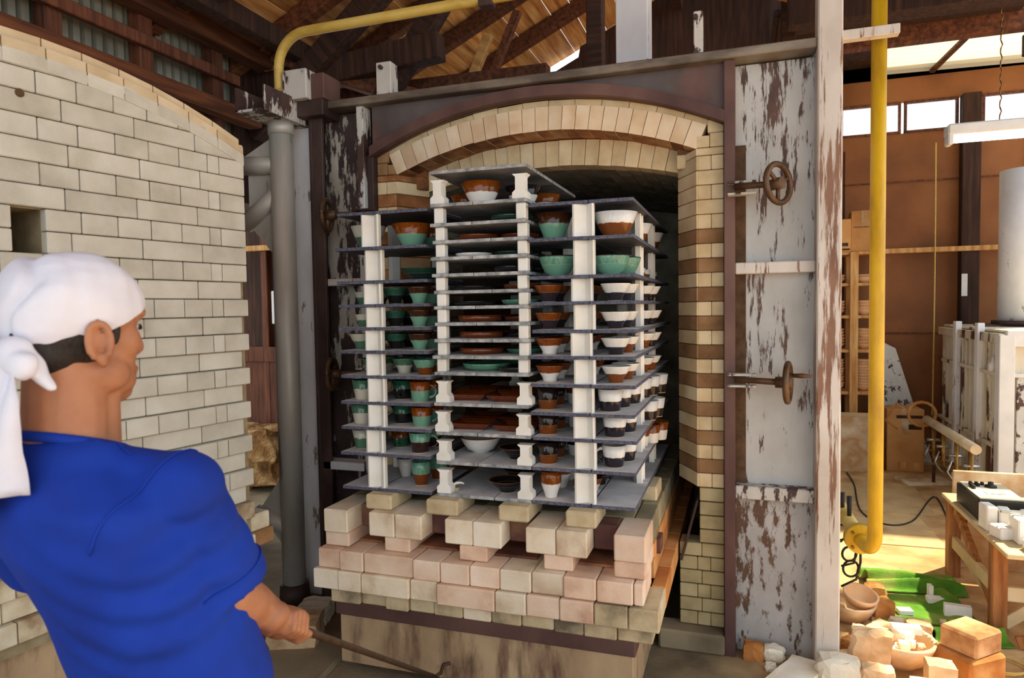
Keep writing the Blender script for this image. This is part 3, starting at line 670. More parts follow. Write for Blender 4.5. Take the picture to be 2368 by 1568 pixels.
# rim: two curved courses of cream brick, plaster band
n = 13
for i in range(n):
    a, b = -L*i/n, -L*(i+1)/n
    for (lo, hi, dy, m) in ((-.066, -.034, .006, 'cream_trim'), (-.032, .0, .030, 'cream_trim'), (-.105, -.064, .004, 'white_block')):
        vs = [(x, y, ztop(x)+q) for y in (dy-.006, .20) for x, q in ((a-.002, lo), (b+.002, lo), (b+.002, hi), (a-.002, hi))]
        part('rim_brick', MB().add(vs, [(0, 3, 2, 1), (4, 5, 6, 7), (0, 4, 7, 3), (1, 2, 6, 5), (3, 7, 6, 2), (0, 1, 5, 4)]), m, LN)
# loose stained bricks under the hinge end
brick(LN, (.05, .10, .76), (.10, .14, .07), 'stained_block', .006); brick(LN, (.06, .10, .69), (.12, .14, .065), 'brown_brick', .006)
# ------------------------------------------------------------------ kiln car
rc_ = random.Random(5)
CO = Vector((-1.045, 2.554, 0))
car = thing('kiln_car', 'kiln car with rusty steel skirt and brick deck, rolled partly out of the kiln', 'kiln car', CO)
def cp(nm, mb, m, parent=None):
    o = part(nm, mb, m, parent or car)
    if parent is None: o.location = -CO
    return o
cp('skirt', bx((-1.69, 2.554, .062), (-.394, 4.40, .339), .004), 'car_steel')
cp('skirt_rail', bx((-1.704, 2.540, .281), (-.384, 4.41, .344), .004), 'oxide_steel')
for x_ in (-1.5, -.6):
    for y_ in (2.95, 4.0): cp('wheel', MB().tube([(x_-.03, y_, .11), (x_+.03, y_, .11)], .11, 20), 'dark_steel')
BR = cp('brick_deck', bx((-1.747, 2.61, .344), (-.36, 4.39, .574), .004), 'dark_joint')
def row(z0, z1, y, xs, mats, dep=.23, jit=.006, zj=.002):
    for i, (a, b) in enumerate(zip(xs, xs[1:])):
        m = mats[rc_.randrange(len(mats))]
        brick(BR, ((a+b)/2, y+dep/2+rc_.uniform(-jit, jit), (z0+z1)/2+rc_.uniform(-zj, zj)), (b-a-.003, dep, z1-z0-.003), m, .005)
def spl(a, b, wlist):
    xs = [a]; i = 0
    while xs[-1] < b-.02: xs.append(min(b, xs[-1]+wlist[i % len(wlist)])); i += 1
    if len(xs) > 2 and xs[-1]-xs[-2] < .04: xs.pop(-2)
    return xs
row(.341, .406, 2.53, spl(-1.718, -.317, [.148, .125, .11, .115, .13, .124, .128, .135, .12, .13, .14]), ['dirty_brick', 'buff_brick', 'dirty_brick'], jit=.01)
row(.406, .494, 2.496, spl(-1.79, -.288, [.13, .115, .23, .125, .255, .13, .135, .135, .13, .145]), ['pink_brick', 'buff_brick', 'pink_brick', 'dirty_brick'])
row(.494, .581, 2.51, spl(-1.771, -.346, [.115, .118, .235, .125, .13, .13, .132, .13, .13, .14]), ['pink_brick', 'pink_brick', 'buff_brick'])
# spacer bricks with flues between, then the top course with recessed bricks in the gaps
TOPG = []
for a, b in ((-1.756, -1.633), (-1.463, -1.339), (-1.110, -0.984), (-0.747, -0.625), (-0.467, -0.343)):
    for q in range(2): row(.581, .645, 2.554+q*.226, [a, b], ['pink_brick'], .231, .004, 0)
for a, b in ((-1.756, -1.633), (-1.534, -1.408), (-1.408, -1.279), (-1.175, -1.048), (-1.048, -0.921), (-0.819, -0.694), (-0.694, -0.566), (-0.467, -0.343)):
    row(.643, .749, 2.546, [a, b], ['buff_brick', 'buff_brick', 'pink_brick'], .231, .006, 0); TOPG.append((a, b))
for a, b in ((-1.633, -1.534), (-1.279, -1.175), (-0.921, -0.819), (-0.566, -0.467)):
    row(.645, .749, 2.654, [a, b], ['purple_brick'], .12, .004, 0)
    brick(BR, ((a+b)/2-.03, 2.775, .586), (b-a+.10, .27, .010), 'flue_brick', .003)
    o_ = brick(BR, ((a+b)/2, 2.90, .612), (b-a+.29, .1, .062), 'purple_brick', .003)
# deck slabs running back
y = 2.77
while y < 4.3:
    for a, b in zip(spl(-1.756, -.343, [.2225]), spl(-1.756, -.343, [.2225])[1:]):
        brick(BR, ((a+b)/2, y+.114, .6965), (b-a-.003, .222, .105), 'deck', .004)
    y += .225
# side ledges of orange brick
for sgn, xa, xb in ((1, -.346, -.288), (-1, -1.79, -1.747)):
    y = 2.72
    while y < 4.3:
        brick(BR, ((xa+xb)/2, y+.114, .45), (xb-xa, .222, .088), 'orange_brick', .004)
        y += .225
y = 2.79
while y < 4.3:
    brick(BR, (-.352, y+.114, .613), (.026, .222, .062), 'orange_brick', .003); brick(BR, (-.351, y+.114, .5375), (.02, .222, .083), 'orange_brick', .003); y += .225
# ------------------------------------------------------------------ support bricks, shelves, props and ware
SY = 2.64; TD = .43; TH = .014
G_SUP = 'firebricks carrying the shelf stacks'
for i, (a, b, w_) in enumerate(((-1.577, -1.43, 'under the stack beside the hinge pipe'), (-1.285, -1.118, 'between the stack by the hinge pipe and the middle stack'), (-.957, -.806, 'under the corner of the middle stack'), (-.674, -.529, 'under the stack by the striped jamb'))):
    o = link('support_brick', MB().box((0, 0, .0325), (b-a-.02, .20, .065), .007).mesh('support_brick', 'support_brick'), None, ((a+b)/2, 2.685, .7495)); tag(o, 'pale yellow firebrick '+w_, 'brick', G_SUP)
def sup(x, y, lab):
    o = link('support_brick', MB().box((0, 0, .0325), (.11, .20, .065), .007).mesh('support_brick', 'support_brick'), None, (x, y, .7495)); tag(o, lab, 'brick', G_SUP)
sup(-.413, 3.13, 'pale firebrick under the side edge of the bottom shelf by the striped jamb')
for y in (3.45, 3.85):
    for x in (-1.1, -.62): sup(x, y, 'pale firebrick deep under the shelf stacks')
sup(-.95, 3.15, 'pale firebrick deep under the shelf stacks'); sup(-1.5, 2.99, 'pale firebrick deep under the shelf stacks')
COLS = {
 'R': dict(x0=-.816, x1=-.389, name='striped jamb stack', z=[.8145, 0.9557, 1.079, 1.183, 1.298, 1.411, 1.516, 1.629, 1.733, 1.884, 2.027], rows=3),
 'L': dict(x0=-1.718, x1=-1.272, name='hinge side stack', z=[.8145, 0.972, 1.088, 1.199, 1.317, 1.428, 1.531, 1.633, 1.737, 1.884, 2.04], rows=1),
 'C': dict(x0=-1.248, x1=-.821, name='middle stack', z=[.8145, 0.9557, 1.081, 1.207, 1.338, 1.409, 1.479, 1.549, 1.619, 1.685, 1.756, 1.826, 1.896, 1.968, 2.05, 2.191], rows=2)}
ORD = 'lowest second third fourth fifth sixth seventh eighth ninth tenth eleventh twelfth thirteenth fourteenth fifteenth topmost'.split()
SHM = {}
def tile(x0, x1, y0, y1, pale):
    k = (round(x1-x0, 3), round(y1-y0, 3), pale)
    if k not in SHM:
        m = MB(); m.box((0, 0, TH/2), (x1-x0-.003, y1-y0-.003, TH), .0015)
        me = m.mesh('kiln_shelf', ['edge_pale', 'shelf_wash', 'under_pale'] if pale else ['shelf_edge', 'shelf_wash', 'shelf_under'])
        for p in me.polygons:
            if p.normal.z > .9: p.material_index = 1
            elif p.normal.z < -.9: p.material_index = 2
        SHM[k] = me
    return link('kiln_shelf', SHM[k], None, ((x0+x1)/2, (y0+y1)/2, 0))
PM = {}
def prop(kind, h, x, y, z, rz=0):
    k = (kind, round(h, 3))
    if k not in PM:
        m = MB()
        if kind == 'vee':          # angle section, open to the front
            m.prism([(-.044, 0), (-.036, -.004), (.008, .022), (.036, -.004), (.042, 0), (.042, .022), (.010, .046), (-.044, .022)], h)
        elif kind == 'block': m.box((0, 0, h/2), (.042, .042, h), .004)
        else:                      # spool: wide ends, narrow waist, cut from a slab
            a, b, e, t = .032, .019, .026, .012
            p = [(-a, 0), (a, 0), (a, e), (b, e+t), (b, h-e-t), (a, h-e), (-a, h-e), (-b, h-e-t), (-b, e+t), (-a, e)] if h > .1 else [(-.03, 0), (.03, 0), (.03, h), (-.03, h)]
            m.prism(p, .05, Matrix(((1, 0, 0, 0), (0, 0, -1, .025), (0, 1, 0, 0), (0, 0, 0, 1))))
        PM[k] = m.mesh('shelf_prop', 'prop_white')
    return link('shelf_prop', PM[k], None, (x, y, z), (0, 0, rz))
rs = random.Random(21); OCC = []
for cn, c in COLS.items():
    zz = c['z']; n = len(zz); W = c['x1']-c['x0']
    for i, z in enumerate(zz):
        pale = cn == 'C'
        sp = c['x0']+W*(.58 if cn == 'R' else (.30 if i in (0, 4, 5, 6) and False else .42) if cn == 'L' else (.45 if i % 3 else .62))
        if cn == 'C' and i == n-1: xs = [c['x0']-.008, c['x1']+.0]
        else: xs = [c['x0'], sp, c['x1']]
        dx = rs.uniform(-.006, .006); dy = rs.uniform(-.010, .010)
        for q in range(c['rows']):
            if cn == 'C' and i == n-1 and q > 1: continue
            for a, b in zip(xs, xs[1:]):
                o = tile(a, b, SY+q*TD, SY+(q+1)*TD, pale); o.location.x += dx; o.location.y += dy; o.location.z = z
                deep = ('front', 'middle', 'rear')[q]; wide = '' if len(xs) == 2 else 'wider ' if b-a > W/2 else 'narrower '
                nm = ORD[i] if i < n-1 else 'topmost'
                tag(o, wide+('pale worn' if pale else 'dark grey')+' kiln shelf tile, %s row, %s level of the %s' % (deep, nm, c['name']), 'kiln shelf', '%s row shelf tiles at the %s level, %s' % (deep, nm, c['name']))
        if i == n-1: continue
        h = zz[i+1]-z-TH; zb = z+TH; lv = '%s level of the %s' % (ORD[i], c['name'])
        def P(kind, x, y, rz=0, where='front'):
            OCC.append((cn, i, x, y+(.018 if kind == 'vee' and rz == 0 else 0), {'vee': .048, 'block': .03, 'spool': .04}[kind]))
            o = prop(kind, h, x, y, zb, rz); tag(o, {'vee': 'white angle-section shelf prop', 'block': 'small white square shelf prop', 'spool': 'white waisted shelf prop'}[kind]+', %s of the %s' % (where, lv), 'shelf prop', 'props at the '+lv)
        j = rs.uniform(-.008, .008)
        if cn == 'R':
            P('vee', sp-.030+j, SY+.012); P('vee', c['x1']-.035, SY+TD+.0+j, pi/2, 'open side'); P('vee', c['x1']-.035, SY+2*TD+j, pi/2, 'open side rear')
            P('vee', c['x0']+.05, SY+TD-.02, -pi/2, 'hidden side'); P('vee', sp, SY+2*TD, 0, 'inside')
        elif cn == 'L':
            P('vee', sp+.0+j-.012, SY+.012); P('vee', c['x0']+.05, SY+TD, -pi/2, 'outer side'); P('vee', sp+.10, SY+TD+.05, 0, 'inside')
        else:
            k = 'spool' if i in (0, 1, 2, 3, 14) else 'block'
            P(k, c['x0']+.030+j*.5, SY+.034, where='hinge side front'); P(k, c['x1']-.030+j*.5, SY+.034, where='jamb side front')
            P(k, c['x0']+.16+j, SY+.62, where='hinge side back'); P(k, c['x1']-.10+j, SY+.62, where='jamb side back')
# --- ware
def rim(prof, t=.0045):          # outer profile (r,z) from foot to lip -> closed thin-walled vessel
    inn = [(max(r-t, .0005), z) for r, z in prof if z > .012]
    return prof+inn[::-1]+[(0.0004, max(.012, inn[0][1]-.002))]
def cone(R, h, f): return [(f, 0), (f, .006), (f*1.02, .009), (f+(R-f)*.45, h*.45), (R, h)]
def flared(R, h, f): return [(f, 0), (f*.98, .012), (f*1.1, h*.30), (f+(R-f)*.55, h*.62), (R*.95, h*.93), (R, h)]
def roundb(R, h, f): return [(f, 0), (f, .007), (f+(R-f)*.45, h*.22), (R*.86, h*.55), (R*.97, h*.82), (R, h)]
def dish(R, h, f): return [(f, 0), (f, .005), (f*1.25, h*.30), (R*.80, h*.62), (R*.84, h*.80), (R, h*.97), (R, h)]
def plate(R, h, f): return [(f, 0), (f, .004), (R*.90, h*.30), (R*.97, h*.75), (R, h)]
def steep(R, h, f): return [(f, 0), (f, .004), (R*.93, h*.18), (R, h)]
def cup(R, h, f): return [(f, 0), (f*1.0, .004), (f*1.03, .008), (f+(R-f)*.5, h*.5), (R, h)]
def tumb(R, h, f): return [(f, 0), (f, .004), (f*1.15, h*.18), (R*.98, h*.55), (R, h*.78), (R*.97, h)]
KIND = {'cone_bowl': (cone, 'cone-shaped bowl'), 'rice_bowl': (flared, 'flared rice bowl'), 'round_bowl': (roundb, 'round bowl'), 'rimmed_dish': (dish, 'wide-rimmed dish'),
        'plate': (plate, 'shallow plate'), 'deep_plate': (steep, 'straight-sided plate'), 'mug': (cup, 'tapered mug with handle'), 'cup': (cup, 'tapered cup'), 'tumbler': (tumb, 'rounded tumbler')}
WM = {}; NW = [0]
def handle_mesh(R, h, m):
    a = []
    for i in range(11):
        t = -pi*.5+pi*i/10; a.append((R*.90+.032*cos(t), 0, h*.52+h*.30*sin(t)))
    return MB().tube(a, [.007, .006, .0055, .005, .005, .005, .005, .0055, .006, .007, .008], 8)
def ware(cn, lvl, kind, gl, x, y, R, h, f=None, rz=0, first=True, front=False):
    c = COLS[cn]; f = (f or R*.5)*.96; R *= .96; h *= .96; z = c['z'][lvl]+TH
    hit = lambda yy: any(o_[0] == cn and o_[1] == lvl and (o_[2]-x)**2+(o_[3]-yy)**2 < (o_[4]+R)**2 for o_ in OCC)
    for t_ in range(16):
        if not hit(y): break
        y += .009
    else:
        if not first: return
        y -= .144
    if y+R*.5 > SY+c['rows']*TD: return
    OCC.append((cn, lvl, x, y, R))
    key = (kind, gl, round(R, 3), round(h, 3), round(f, 3))
    words = gl.replace('_', ' over ') if gl.count('_') == 1 and 'rim' not in gl else gl.replace('_rim', ' with brown rim')
    lab = '%s glazed %s, %s level of the %s' % (KIND[kind][1], words.replace('darkbrown', 'dark brown').replace('darkgreen', 'dark green'), ORD[lvl], c['name'])
    grp = lab
    if front and len(lab.split()) < 16: lab = 'front '+lab
    if kind == 'mug':
        if key not in WM: WM[key] = (MB().lathe(rim(cup(R, h, f)), 32).mesh('cup_body', 'glaze_'+gl), handle_mesh(R, h, gl).mesh('handle', 'glaze_'+gl))
        o = thing('mug', lab, 'mug', (x, y, z), rz, grp); link('cup_body', WM[key][0], o); link('handle', WM[key][1], o)
    else:
        if key not in WM: WM[key] = MB().lathe(rim(KIND[kind][0](R, h, f)), 36).mesh(kind, 'glaze_'+gl)
        o = link(kind, WM[key], None, (x, y, z), (0, 0, rz)); tag(o, lab, 'cup' if kind in ('cup', 'tumbler') else 'plate' if 'plate' in kind or 'dish' in kind else 'bowl', grp)
    return o
def at(px, Y): return onY(px, 800, Y).x
def rowof(cn, lvl, kind, gl, px, n, R, h, f=None, y0=None, dy=None, dx=0, rz=0):
    y0 = y0 or SY+.03+R; dy = dy or 2*R+.012
    x = at(px, y0); c = COLS[cn]; x = min(max(x, c['x0']+R*.9), c['x1']-R*.95) if cn != 'C' else x
    for k in range(n): ware(cn, lvl, kind, gl if isinstance(gl, str) else gl[k % len(gl)], x+dx*k+rs.uniform(-.004, .004)*(k > 0), y0+dy*k, R, h, f, rz+rs.uniform(-.15, .15), k == 0, k == 0 and n > 1)
# stack by the striped jamb
rowof('R', 0, 'tumbler', 'amber_white', 1270, 3, .045, .118, .026, SY+.07, .17)
rowof('R', 0, 'cup', 'amber_white', 1338, 1, .036, .05, .022, SY+.19); rowof('R', 0, 'rice_bowl', 'black_rim', 1385, 2, .05, .05, .024, SY+.33, .11)
rowof('R', 0, 'rice_bowl', 'amber_white', 1368, 1, .045, .06, .024, SY+.22)
for l in (1, 2, 3):
    rowof('R', l, 'cup', 'black_amber', 1256, 3, .052, .096, .038, SY+.085, .125)
    rowof('R', l, 'mug', ['black_white', 'black_white', 'amber_white'][l-1], 1322, 2, .050, .092, .036, SY+.20, .13, rz=pi-.5)
rowof('R', 1, 'mug', 'white_black', 1418, 2, .052, .094, .038, SY+.09, .125, .03, pi+.25); rowof('R', 1, 'mug', 'amber_white', 1448, 4, .05, .092, .038, SY+.32, .12, .03, 2.4)
rowof('R', 2, 'mug', 'white_black', 1420, 5, .053, .094, .040, SY+.09, .125, .024, 2.2)
rowof('R', 3, 'mug', 'white_black', 1410, 6, .054, .095, .041, SY+.085, .12, .022, 2.2)
for l, g1, g2 in ((4, 'amber_white', ['white_amber', 'white_amber']), (5, 'amber_white', ['white_black', 'white_amber']), (6, 'amber_black', ['white_black', 'white_black', 'white_amber']), (7, 'amber_black', ['white_black', 'white_black'])):
    h_ = .072; 
    rowof('R', l, 'rice_bowl', g1, 1270, 3, .064, h_, .031, SY+.085, .135); rowof('R', l, 'rice_bowl', g1, 1345, 2, .062, h_, .031, SY+.21, .135)
    rowof('R', l, 'rice_bowl', g2, 1424, 6, .064, h_, .031, SY+.09, .135, .014)
rowof('R', 8, 'round_bowl', 'seafoam_rim', 1292, 2, .082, .09, .036, SY+.12, .19); rowof('R', 8, 'round_bowl', 'seafoam_rim', 1412, 2, .082, .085, .036, SY+.12, .17, .02)
rowof('R', 8, 'deep_plate', 'white_amber', 1450, 3, .085, .05, .05, SY+.50, .18)
rowof('R', 9, 'cone_bowl', 'darkbrown_seafoam', 1282, 2, .082, .115, .042, SY+.12, .2); rowof('R', 9, 'cone_bowl', 'white_amber', 1424, 5, .096, .104, .048, SY+.12, .195, .003)
# stack beside the hinge pipe
rowof('L', 0, 'tumbler', 'seafoam_amber', 968, 2, .045, .112, .028, SY+.11, .12, .03); rowof('L', 0, 'cup', 'white', 932, 1, .045, .09, .025, SY+.24)
rowof('L', 1, 'cup', 'cream_green', 836, 2, .055, .092, .038, SY+.10, .14); rowof('L', 1, 'mug', 'amber_green', 922, 1, .048, .085, .036, SY+.17, rz=-1.4); rowof('L', 1, 'mug', 'seafoam_black', 967, 2, .053, .094, .038, SY+.075, .13, rz=.5)
rowof('L', 2, 'mug', 'green_cream', 834, 2, .053, .094, .038, SY+.09, .14, rz=-.1); rowof('L', 2, 'mug', 'darkgreen_black', 928, 2, .052, .09, .037, SY+.14, .14, rz=.9); rowof('L', 2, 'mug', 'amber_seafoam', 972, 2, .052, .092, .038, SY+.075, .13, rz=.6)
rowof('L', 3, 'mug', 'green_cream', 838, 2, .053, .094, .038, SY+.09, .14, rz=.15); rowof('L', 3, 'mug', 'darkgreen_black', 930, 2, .052, .09, .037, SY+.14, .14, rz=-1.3); rowof('L', 3, 'mug', 'amber_seafoam', 970, 2, .052, .094, .038, SY+.075, .13, rz=.1)
rowof('L', 4, 'rice_bowl', 'green_cream', 858, 2, .060, .072, .03, SY+.10, .14); rowof('L', 4, 'rice_bowl', 'green_cream', 934, 2, .060, .072, .03, SY+.14, .14); rowof('L', 4, 'rice_bowl', 'seafoam_amber', 982, 2, .058, .072, .03, SY+.08, .13)
for l in (5, 6, 7):
    rowof('L', l, 'rice_bowl', 'cream_green', 838 if l == 5 else 846, 2, .062 if l == 5 else .05, .075 if l == 5 else .06, .03, SY+.10 if l != 7 else SY+.14, .14)
    rowof('L', l, 'rice_bowl', 'darkgreen_black', 916, 2, .060, .074, .03, SY+.13, .14); rowof('L', l, 'rice_bowl', 'darkbrown_seafoam', 971, 2, .058, .076, .03, SY+.08, .13)
rowof('L', 8, 'rimmed_dish', 'darkgreen', 985, 1, .10, .055, .045, SY+.14); rowof('L', 8, 'plate', 'seafoam', 1000, 1, .10, .05, .05, SY+.33)
rowof('L', 9, 'cone_bowl', 'cream_green', 852, 1, .085, .11, .042, SY+.11); rowof('L', 9, 'cone_bowl', 'amber_seafoam', 958, 2, .092, .105, .046, SY+.11, .2)
# middle stack
rowof('C', 0, 'rimmed_dish', 'black_rim', 1168, 2, .082, .055, .034, SY+.11, .2)
rowof('C', 1, 'round_bowl', 'white_rim', 1108, 1, .095, .075, .042, SY+.22); rowof('C', 1, 'rimmed_dish', 'black_rim', 1190, 1, .082, .055, .034, SY+.12)
rowof('C', 4, 'plate', 'seafoam', 1125, 2, .112, .034, .07, SY+.14, .24); rowof('C', 4, 'plate', 'black', 1196, 2, .09, .022, .06, SY+.10, .2)
rowof('C', 5, 'deep_plate', 'amber', 1115, 2, .105, .030, .088, SY+.14, .24); rowof('C', 5, 'plate', 'seafoam', 1194, 2, .085, .022, .06, SY+.10, .2)
rowof('C', 6, 'deep_plate', 'amber', 1115, 2, .105, .030, .088, SY+.14, .24); rowof('C', 6, 'plate', 'black', 1194, 2, .085, .022, .06, SY+.10, .2)
rowof('C', 7, 'deep_plate', 'amber', 1112, 2, .105, .030, .088, SY+.14, .24); rowof('C', 7, 'plate', 'amber', 1192, 2, .085, .022, .06, SY+.10, .2)
rowof('C', 8, 'plate', 'seafoam', 1198, 2, .085, .024, .06, SY+.10, .2); rowof('C', 8, 'plate', 'black', 1100, 2, .10, .02, .06, SY+.16, .2)
rowof('C', 9, 'plate', 'amber', 1202, 2, .085, .024, .06, SY+.10, .2); rowof('C', 9, 'plate', 'black', 1100, 2, .10, .02, .06, SY+.16, .2)
rowof('C', 10, 'plate', 'black', 1190, 2, .09, .03, .06, SY+.14, .2)
rowof('C', 11, 'plate', 'white', 1100, 1, .085, .020, .055, SY+.13); rowof('C', 11, 'plate', 'darkgreen', 1178, 2, .095, .028, .06, SY+.14, .2)
rowof('C', 12, 'plate', 'amber', 1112, 2, .10, .030, .06, SY+.15, .2); rowof('C', 12, 'plate', 'amber', 1195, 2, .09, .028, .06, SY+.11, .2)
rowof('C', 13, 'plate', 'darkgreen', 1190, 2, .10, .032, .06, SY+.14, .2)
rowof('C', 14, 'cone_bowl', 'amber_white', 1120, 1, .094, .102, .048, SY+.14); rowof('C', 14, 'cone_bowl', 'amber_white', 1085, 1, .075, .085, .040, SY+.33); rowof('C', 14, 'cone_bowl', 'black_white', 1215, 1, .085, .09, .044, SY+.24); rowof('C', 14, 'cone_bowl', 'amber_white', 1262, 1, .085, .09, .044, SY+.50)
# square plates
def sqplate(lvl, px, y, rz, gl='amber', S=.094):
    z = COLS['C']['z'][lvl]+TH; k = ('sq', gl, S)
    if k not in WM:
        m = MB(); loops = [(.66, 0), (.70, .004), (.96, .022), (1.0, .030), (.955, .030), (.62, .009), (.0005, .008)]; vs = []; fs = []
        for q, h in loops:
            for (a, b) in ((-1, -1), (0, -1.0), (1, -1), (1.0, 0), (1, 1), (0, 1.0), (-1, 1), (-1.0, 0)): vs.append((a*S*q, b*S*q*.82, h))
        for i in range(len(loops)-1):
            for j in range(8): j2 = (j+1) % 8; fs.append((i*8+j, i*8+j2, (i+1)*8+j2, (i+1)*8+j))
        fs.append(tuple(range(8))[::-1]); m.add(vs, fs); WM[k] = m.mesh('square_plate', 'glaze_'+gl)
    o = link('square_plate', WM[k], None, (at(px, y), y, z), (0, 0, rz)); lab = 'rectangular plate glazed amber brown, %s level of the middle stack' % ORD[lvl]; tag(o, lab, 'plate', lab)
for l, o1 in ((2, 0), (3, -8)):
    sqplate(l, 1092+o1, SY+.13, .05); sqplate(l, 1196+o1*1.6, SY+.12, .02); sqplate(l, 1120+o1, SY+.34, .05); sqplate(l, 1205, SY+.34, 0)
sp_ = thing('setter_hook', 'small curved white handle resting on a ribbed clay setter, lowest level, middle stack', 'clay piece', (at(1045, SY+.06), SY+.06, .8145+TH))
part('setter', MB().box((0, 0, .006), (.038, .022, .012), .002), 'support_brick', sp_)
part('hook', MB().tube([(-.012, 0, .012), (-.006, 0, .024), (.008, 0, .033), (.03, 0, .036), (.045, 0, .033)], [.006, .006, .006, .005, .003], 8), 'prop_white', sp_)
# ------------------------------------------------------------------ right side of the shed
rq = random.Random(8)
yp = thing('gas_riser_pipe', 'tall bright yellow gas riser pipe ending in a round flange beside the kiln', 'pipe', (.558, 3.32, .0))
part('riser', MB().tube([(0, 0, 3.84), (0, 0, .60)]+[(0-.02*(1-cos(t)), .09*(1-cos(t)), .60-.09*sin(t)) for t in [pi/2*i/6 for i in range(1, 7)]]+[(-.03, .17, .51)], .031, 20), 'yellow_paint', yp)
part('flange', MB().tube([(-.03, .17, .51), (-.032, .19, .51)], .068, 24), 'yellow_paint', yp)
part('flange', MB().tube([(-.032, .195, .51), (-.034, .215, .51)], .068, 24), 'pale_yellow', yp)
for k in range(4):
    t = pi/4+k*pi/2; part('bolt', MB().tube([(-.03+.05*cos(t), .155, .51+.05*sin(t)), (-.03+.05*cos(t), .23, .51+.05*sin(t))], .007, 8), 'brass', yp)
part('manifold', MB().tube([(-.034, .215, .51), (-.10, 1.9, .52)], .036, 16), 'pale_yellow', yp)
def loopy(cx, cy, r, pts0, pts1, Y):
    o_ = Vector((.558, 3.32, 0)); g = lambda x, y: onY(x, y, Y)-o_
    P = [g(*p) for p in pts0]+[g(cx+r*cos(t), cy-r*sin(t)) + Vector((0, .0008*j, 0)) for j, t in enumerate([-pi*.1-2*pi*j/18 for j in range(19)])]+[g(*p) for p in pts1]
    part('hose', MB().tube(P, .0055, 8), 'black_rubber', yp)
loopy(1964, 1282, 16, [(1981, 1262), (1982, 1275)], [(1975, 1302), (1945, 1309)], 3.56)
loopy(1968, 1316, 18, [(1990, 1266), (1990, 1300)], [(1980, 1340), (1945, 1356)], 3.58)
loopy(1945, 1232, 17, [(1964, 1180), (1964, 1215)], [(1945, 1252), (1925, 1255)], 3.75)
for px_, py_, Y_ in ((1964, 1175, 3.75), (1948, 1165, 3.9)):
    c_ = onY(px_, py_, Y_)-Vector((.558, 3.32, 0)); part('valve', MB().tube([c_+Vector((0, 0, .06)), c_-Vector((0, 0, .05))], [.012, .010], 8), 'black_rubber', yp)
# two thin cables
def cable(nm, pts, r, m, label, cat='cable'):
    P = [Vector(p) for p in pts]; out = []
    for i in range(len(P)-1):
        p0, p1, p2, p3 = P[max(i-1, 0)], P[i], P[i+1], P[min(i+2, len(P)-1)]
        for k in range(8):
            t = k/8; out.append(.5*((2*p1)+(p2-p0)*t+(2*p0-5*p1+4*p2-p3)*t*t+(3*p1-p0-3*p2+p3)*t**3))
    out.append(P[-1]); o = link(nm, MB().tube(out, r, 6).mesh(nm, m)); return tag(o, label, cat)
cable('power_cable', [onZ(1958, 1092, .01), onZ(1975, 1120, .01), onZ(1990, 1180, .01), onZ(2045, 1212, .01), onZ(2110, 1205, .01), onZ(2165, 1150, .01), (1.30, 4.80, .02), (1.27, 4.66, .30), (1.25, 4.45, .545)], .006, 'black_rubber', 'thin black cable trailing over the floor to the control box')
cable('hanging_rope', [onY(2164, 330, 7.7), onY(2162, 600, 7.7), onY(2157, 900, 7.7), onY(2155, 960, 7.7)], .007, 'rope', 'thin yellow rope hanging down in front of the brown wall', 'rope')
# fluorescent lamp on a chain
lm = thing('fluorescent_lamp', 'long fluorescent lamp with white tube hanging from a chain', 'lamp', (1.27, 5.2, 2.66))
part('housing', MB().box((.75, 0, .075), (1.5, .12, .07), .01), 'white_paint', lm)
part('tube', MB().tube([(.03, 0, .01), (1.47, 0, .01)], .017, 12), 'tube_light', lm)
for x in (.02, 1.48): part('end_cap', MB().box((x, 0, .03), (.035, .10, .10), .008), 'white_paint', lm)
cp_ = MB()
for k in range(17): cp_.tube([(.30, 0, .11+k*.042), (.30+(.008 if k % 2 else 0), (.0 if k % 2 else .008), .131+k*.042), (.30, 0, .155+k*.042)], .004, 6)
part('chain', cp_, 'brass', lm)
# rack of bisque ware
rk = thing('ware_rack', 'pale timber rack holding stacks of biscuit-fired bowls', 'shelf rack', (1.05, 7.62, 0))
SZ = [.72, 1.14, 1.48, 1.80, 2.11]
for z in SZ: part('shelf_board', MB().box((-.135, 0, z), (.73, .30, .03), .003), 'pale_wood', rk)
for x in (-.47, .0, .205): 
    for y in (-.16, .14): part('post', MB().box((x, y, 1.06), (.075 if x == .0 else .04, .035, 2.12), .004), 'pale_wood', rk)
def stack(x, y, z, n, R, h, dz, lab, m='bisque'):
    key = ('bq', R, h)
    if key not in WM: WM[key] = MB().lathe(rim(roundb(R, h, R*.45)), 20).mesh('bisque_bowl', m)
    for k in range(n):
        o = link('bisque_bowl', WM[key], None, (x+rq.uniform(-.003, .003), y, z+k*dz)); tag(o, lab, 'bowl', lab)
for i, z in enumerate(SZ[:-1]):
    nm = ['lowest', 'second', 'third', 'top'][i]
    for j, (x, R) in enumerate(((-.13, .085), (.13, .075), (-.32, .08))):
        n = [10, 6, 4, 2][i]; stack(1.05+x-.02, 7.60, z+.017, n, R, .055, .030 if i else .029, 'biscuit-fired bowls stacked on the %s board of the ware rack' % nm)
def carton(nm, c, d, rz, lab, prints):
    t = thing(nm, lab, 'box', c, rz); part('carton_body', MB().box((0, 0, d[2]/2), d, .006), 'cardboard', t)
    part('tape', MB().box((0, -d[1]/2-.001, d[2]*.8), (d[0]*.22, .002, d[2]*.4)), 'dirty_sheet', t)
    for (u, v, a, b, m) in prints: part('print', MB().box((u*d[0], -d[1]/2-.0015, v*d[2]), (a*d[0], .002, b*d[2])), m, t)
    return t
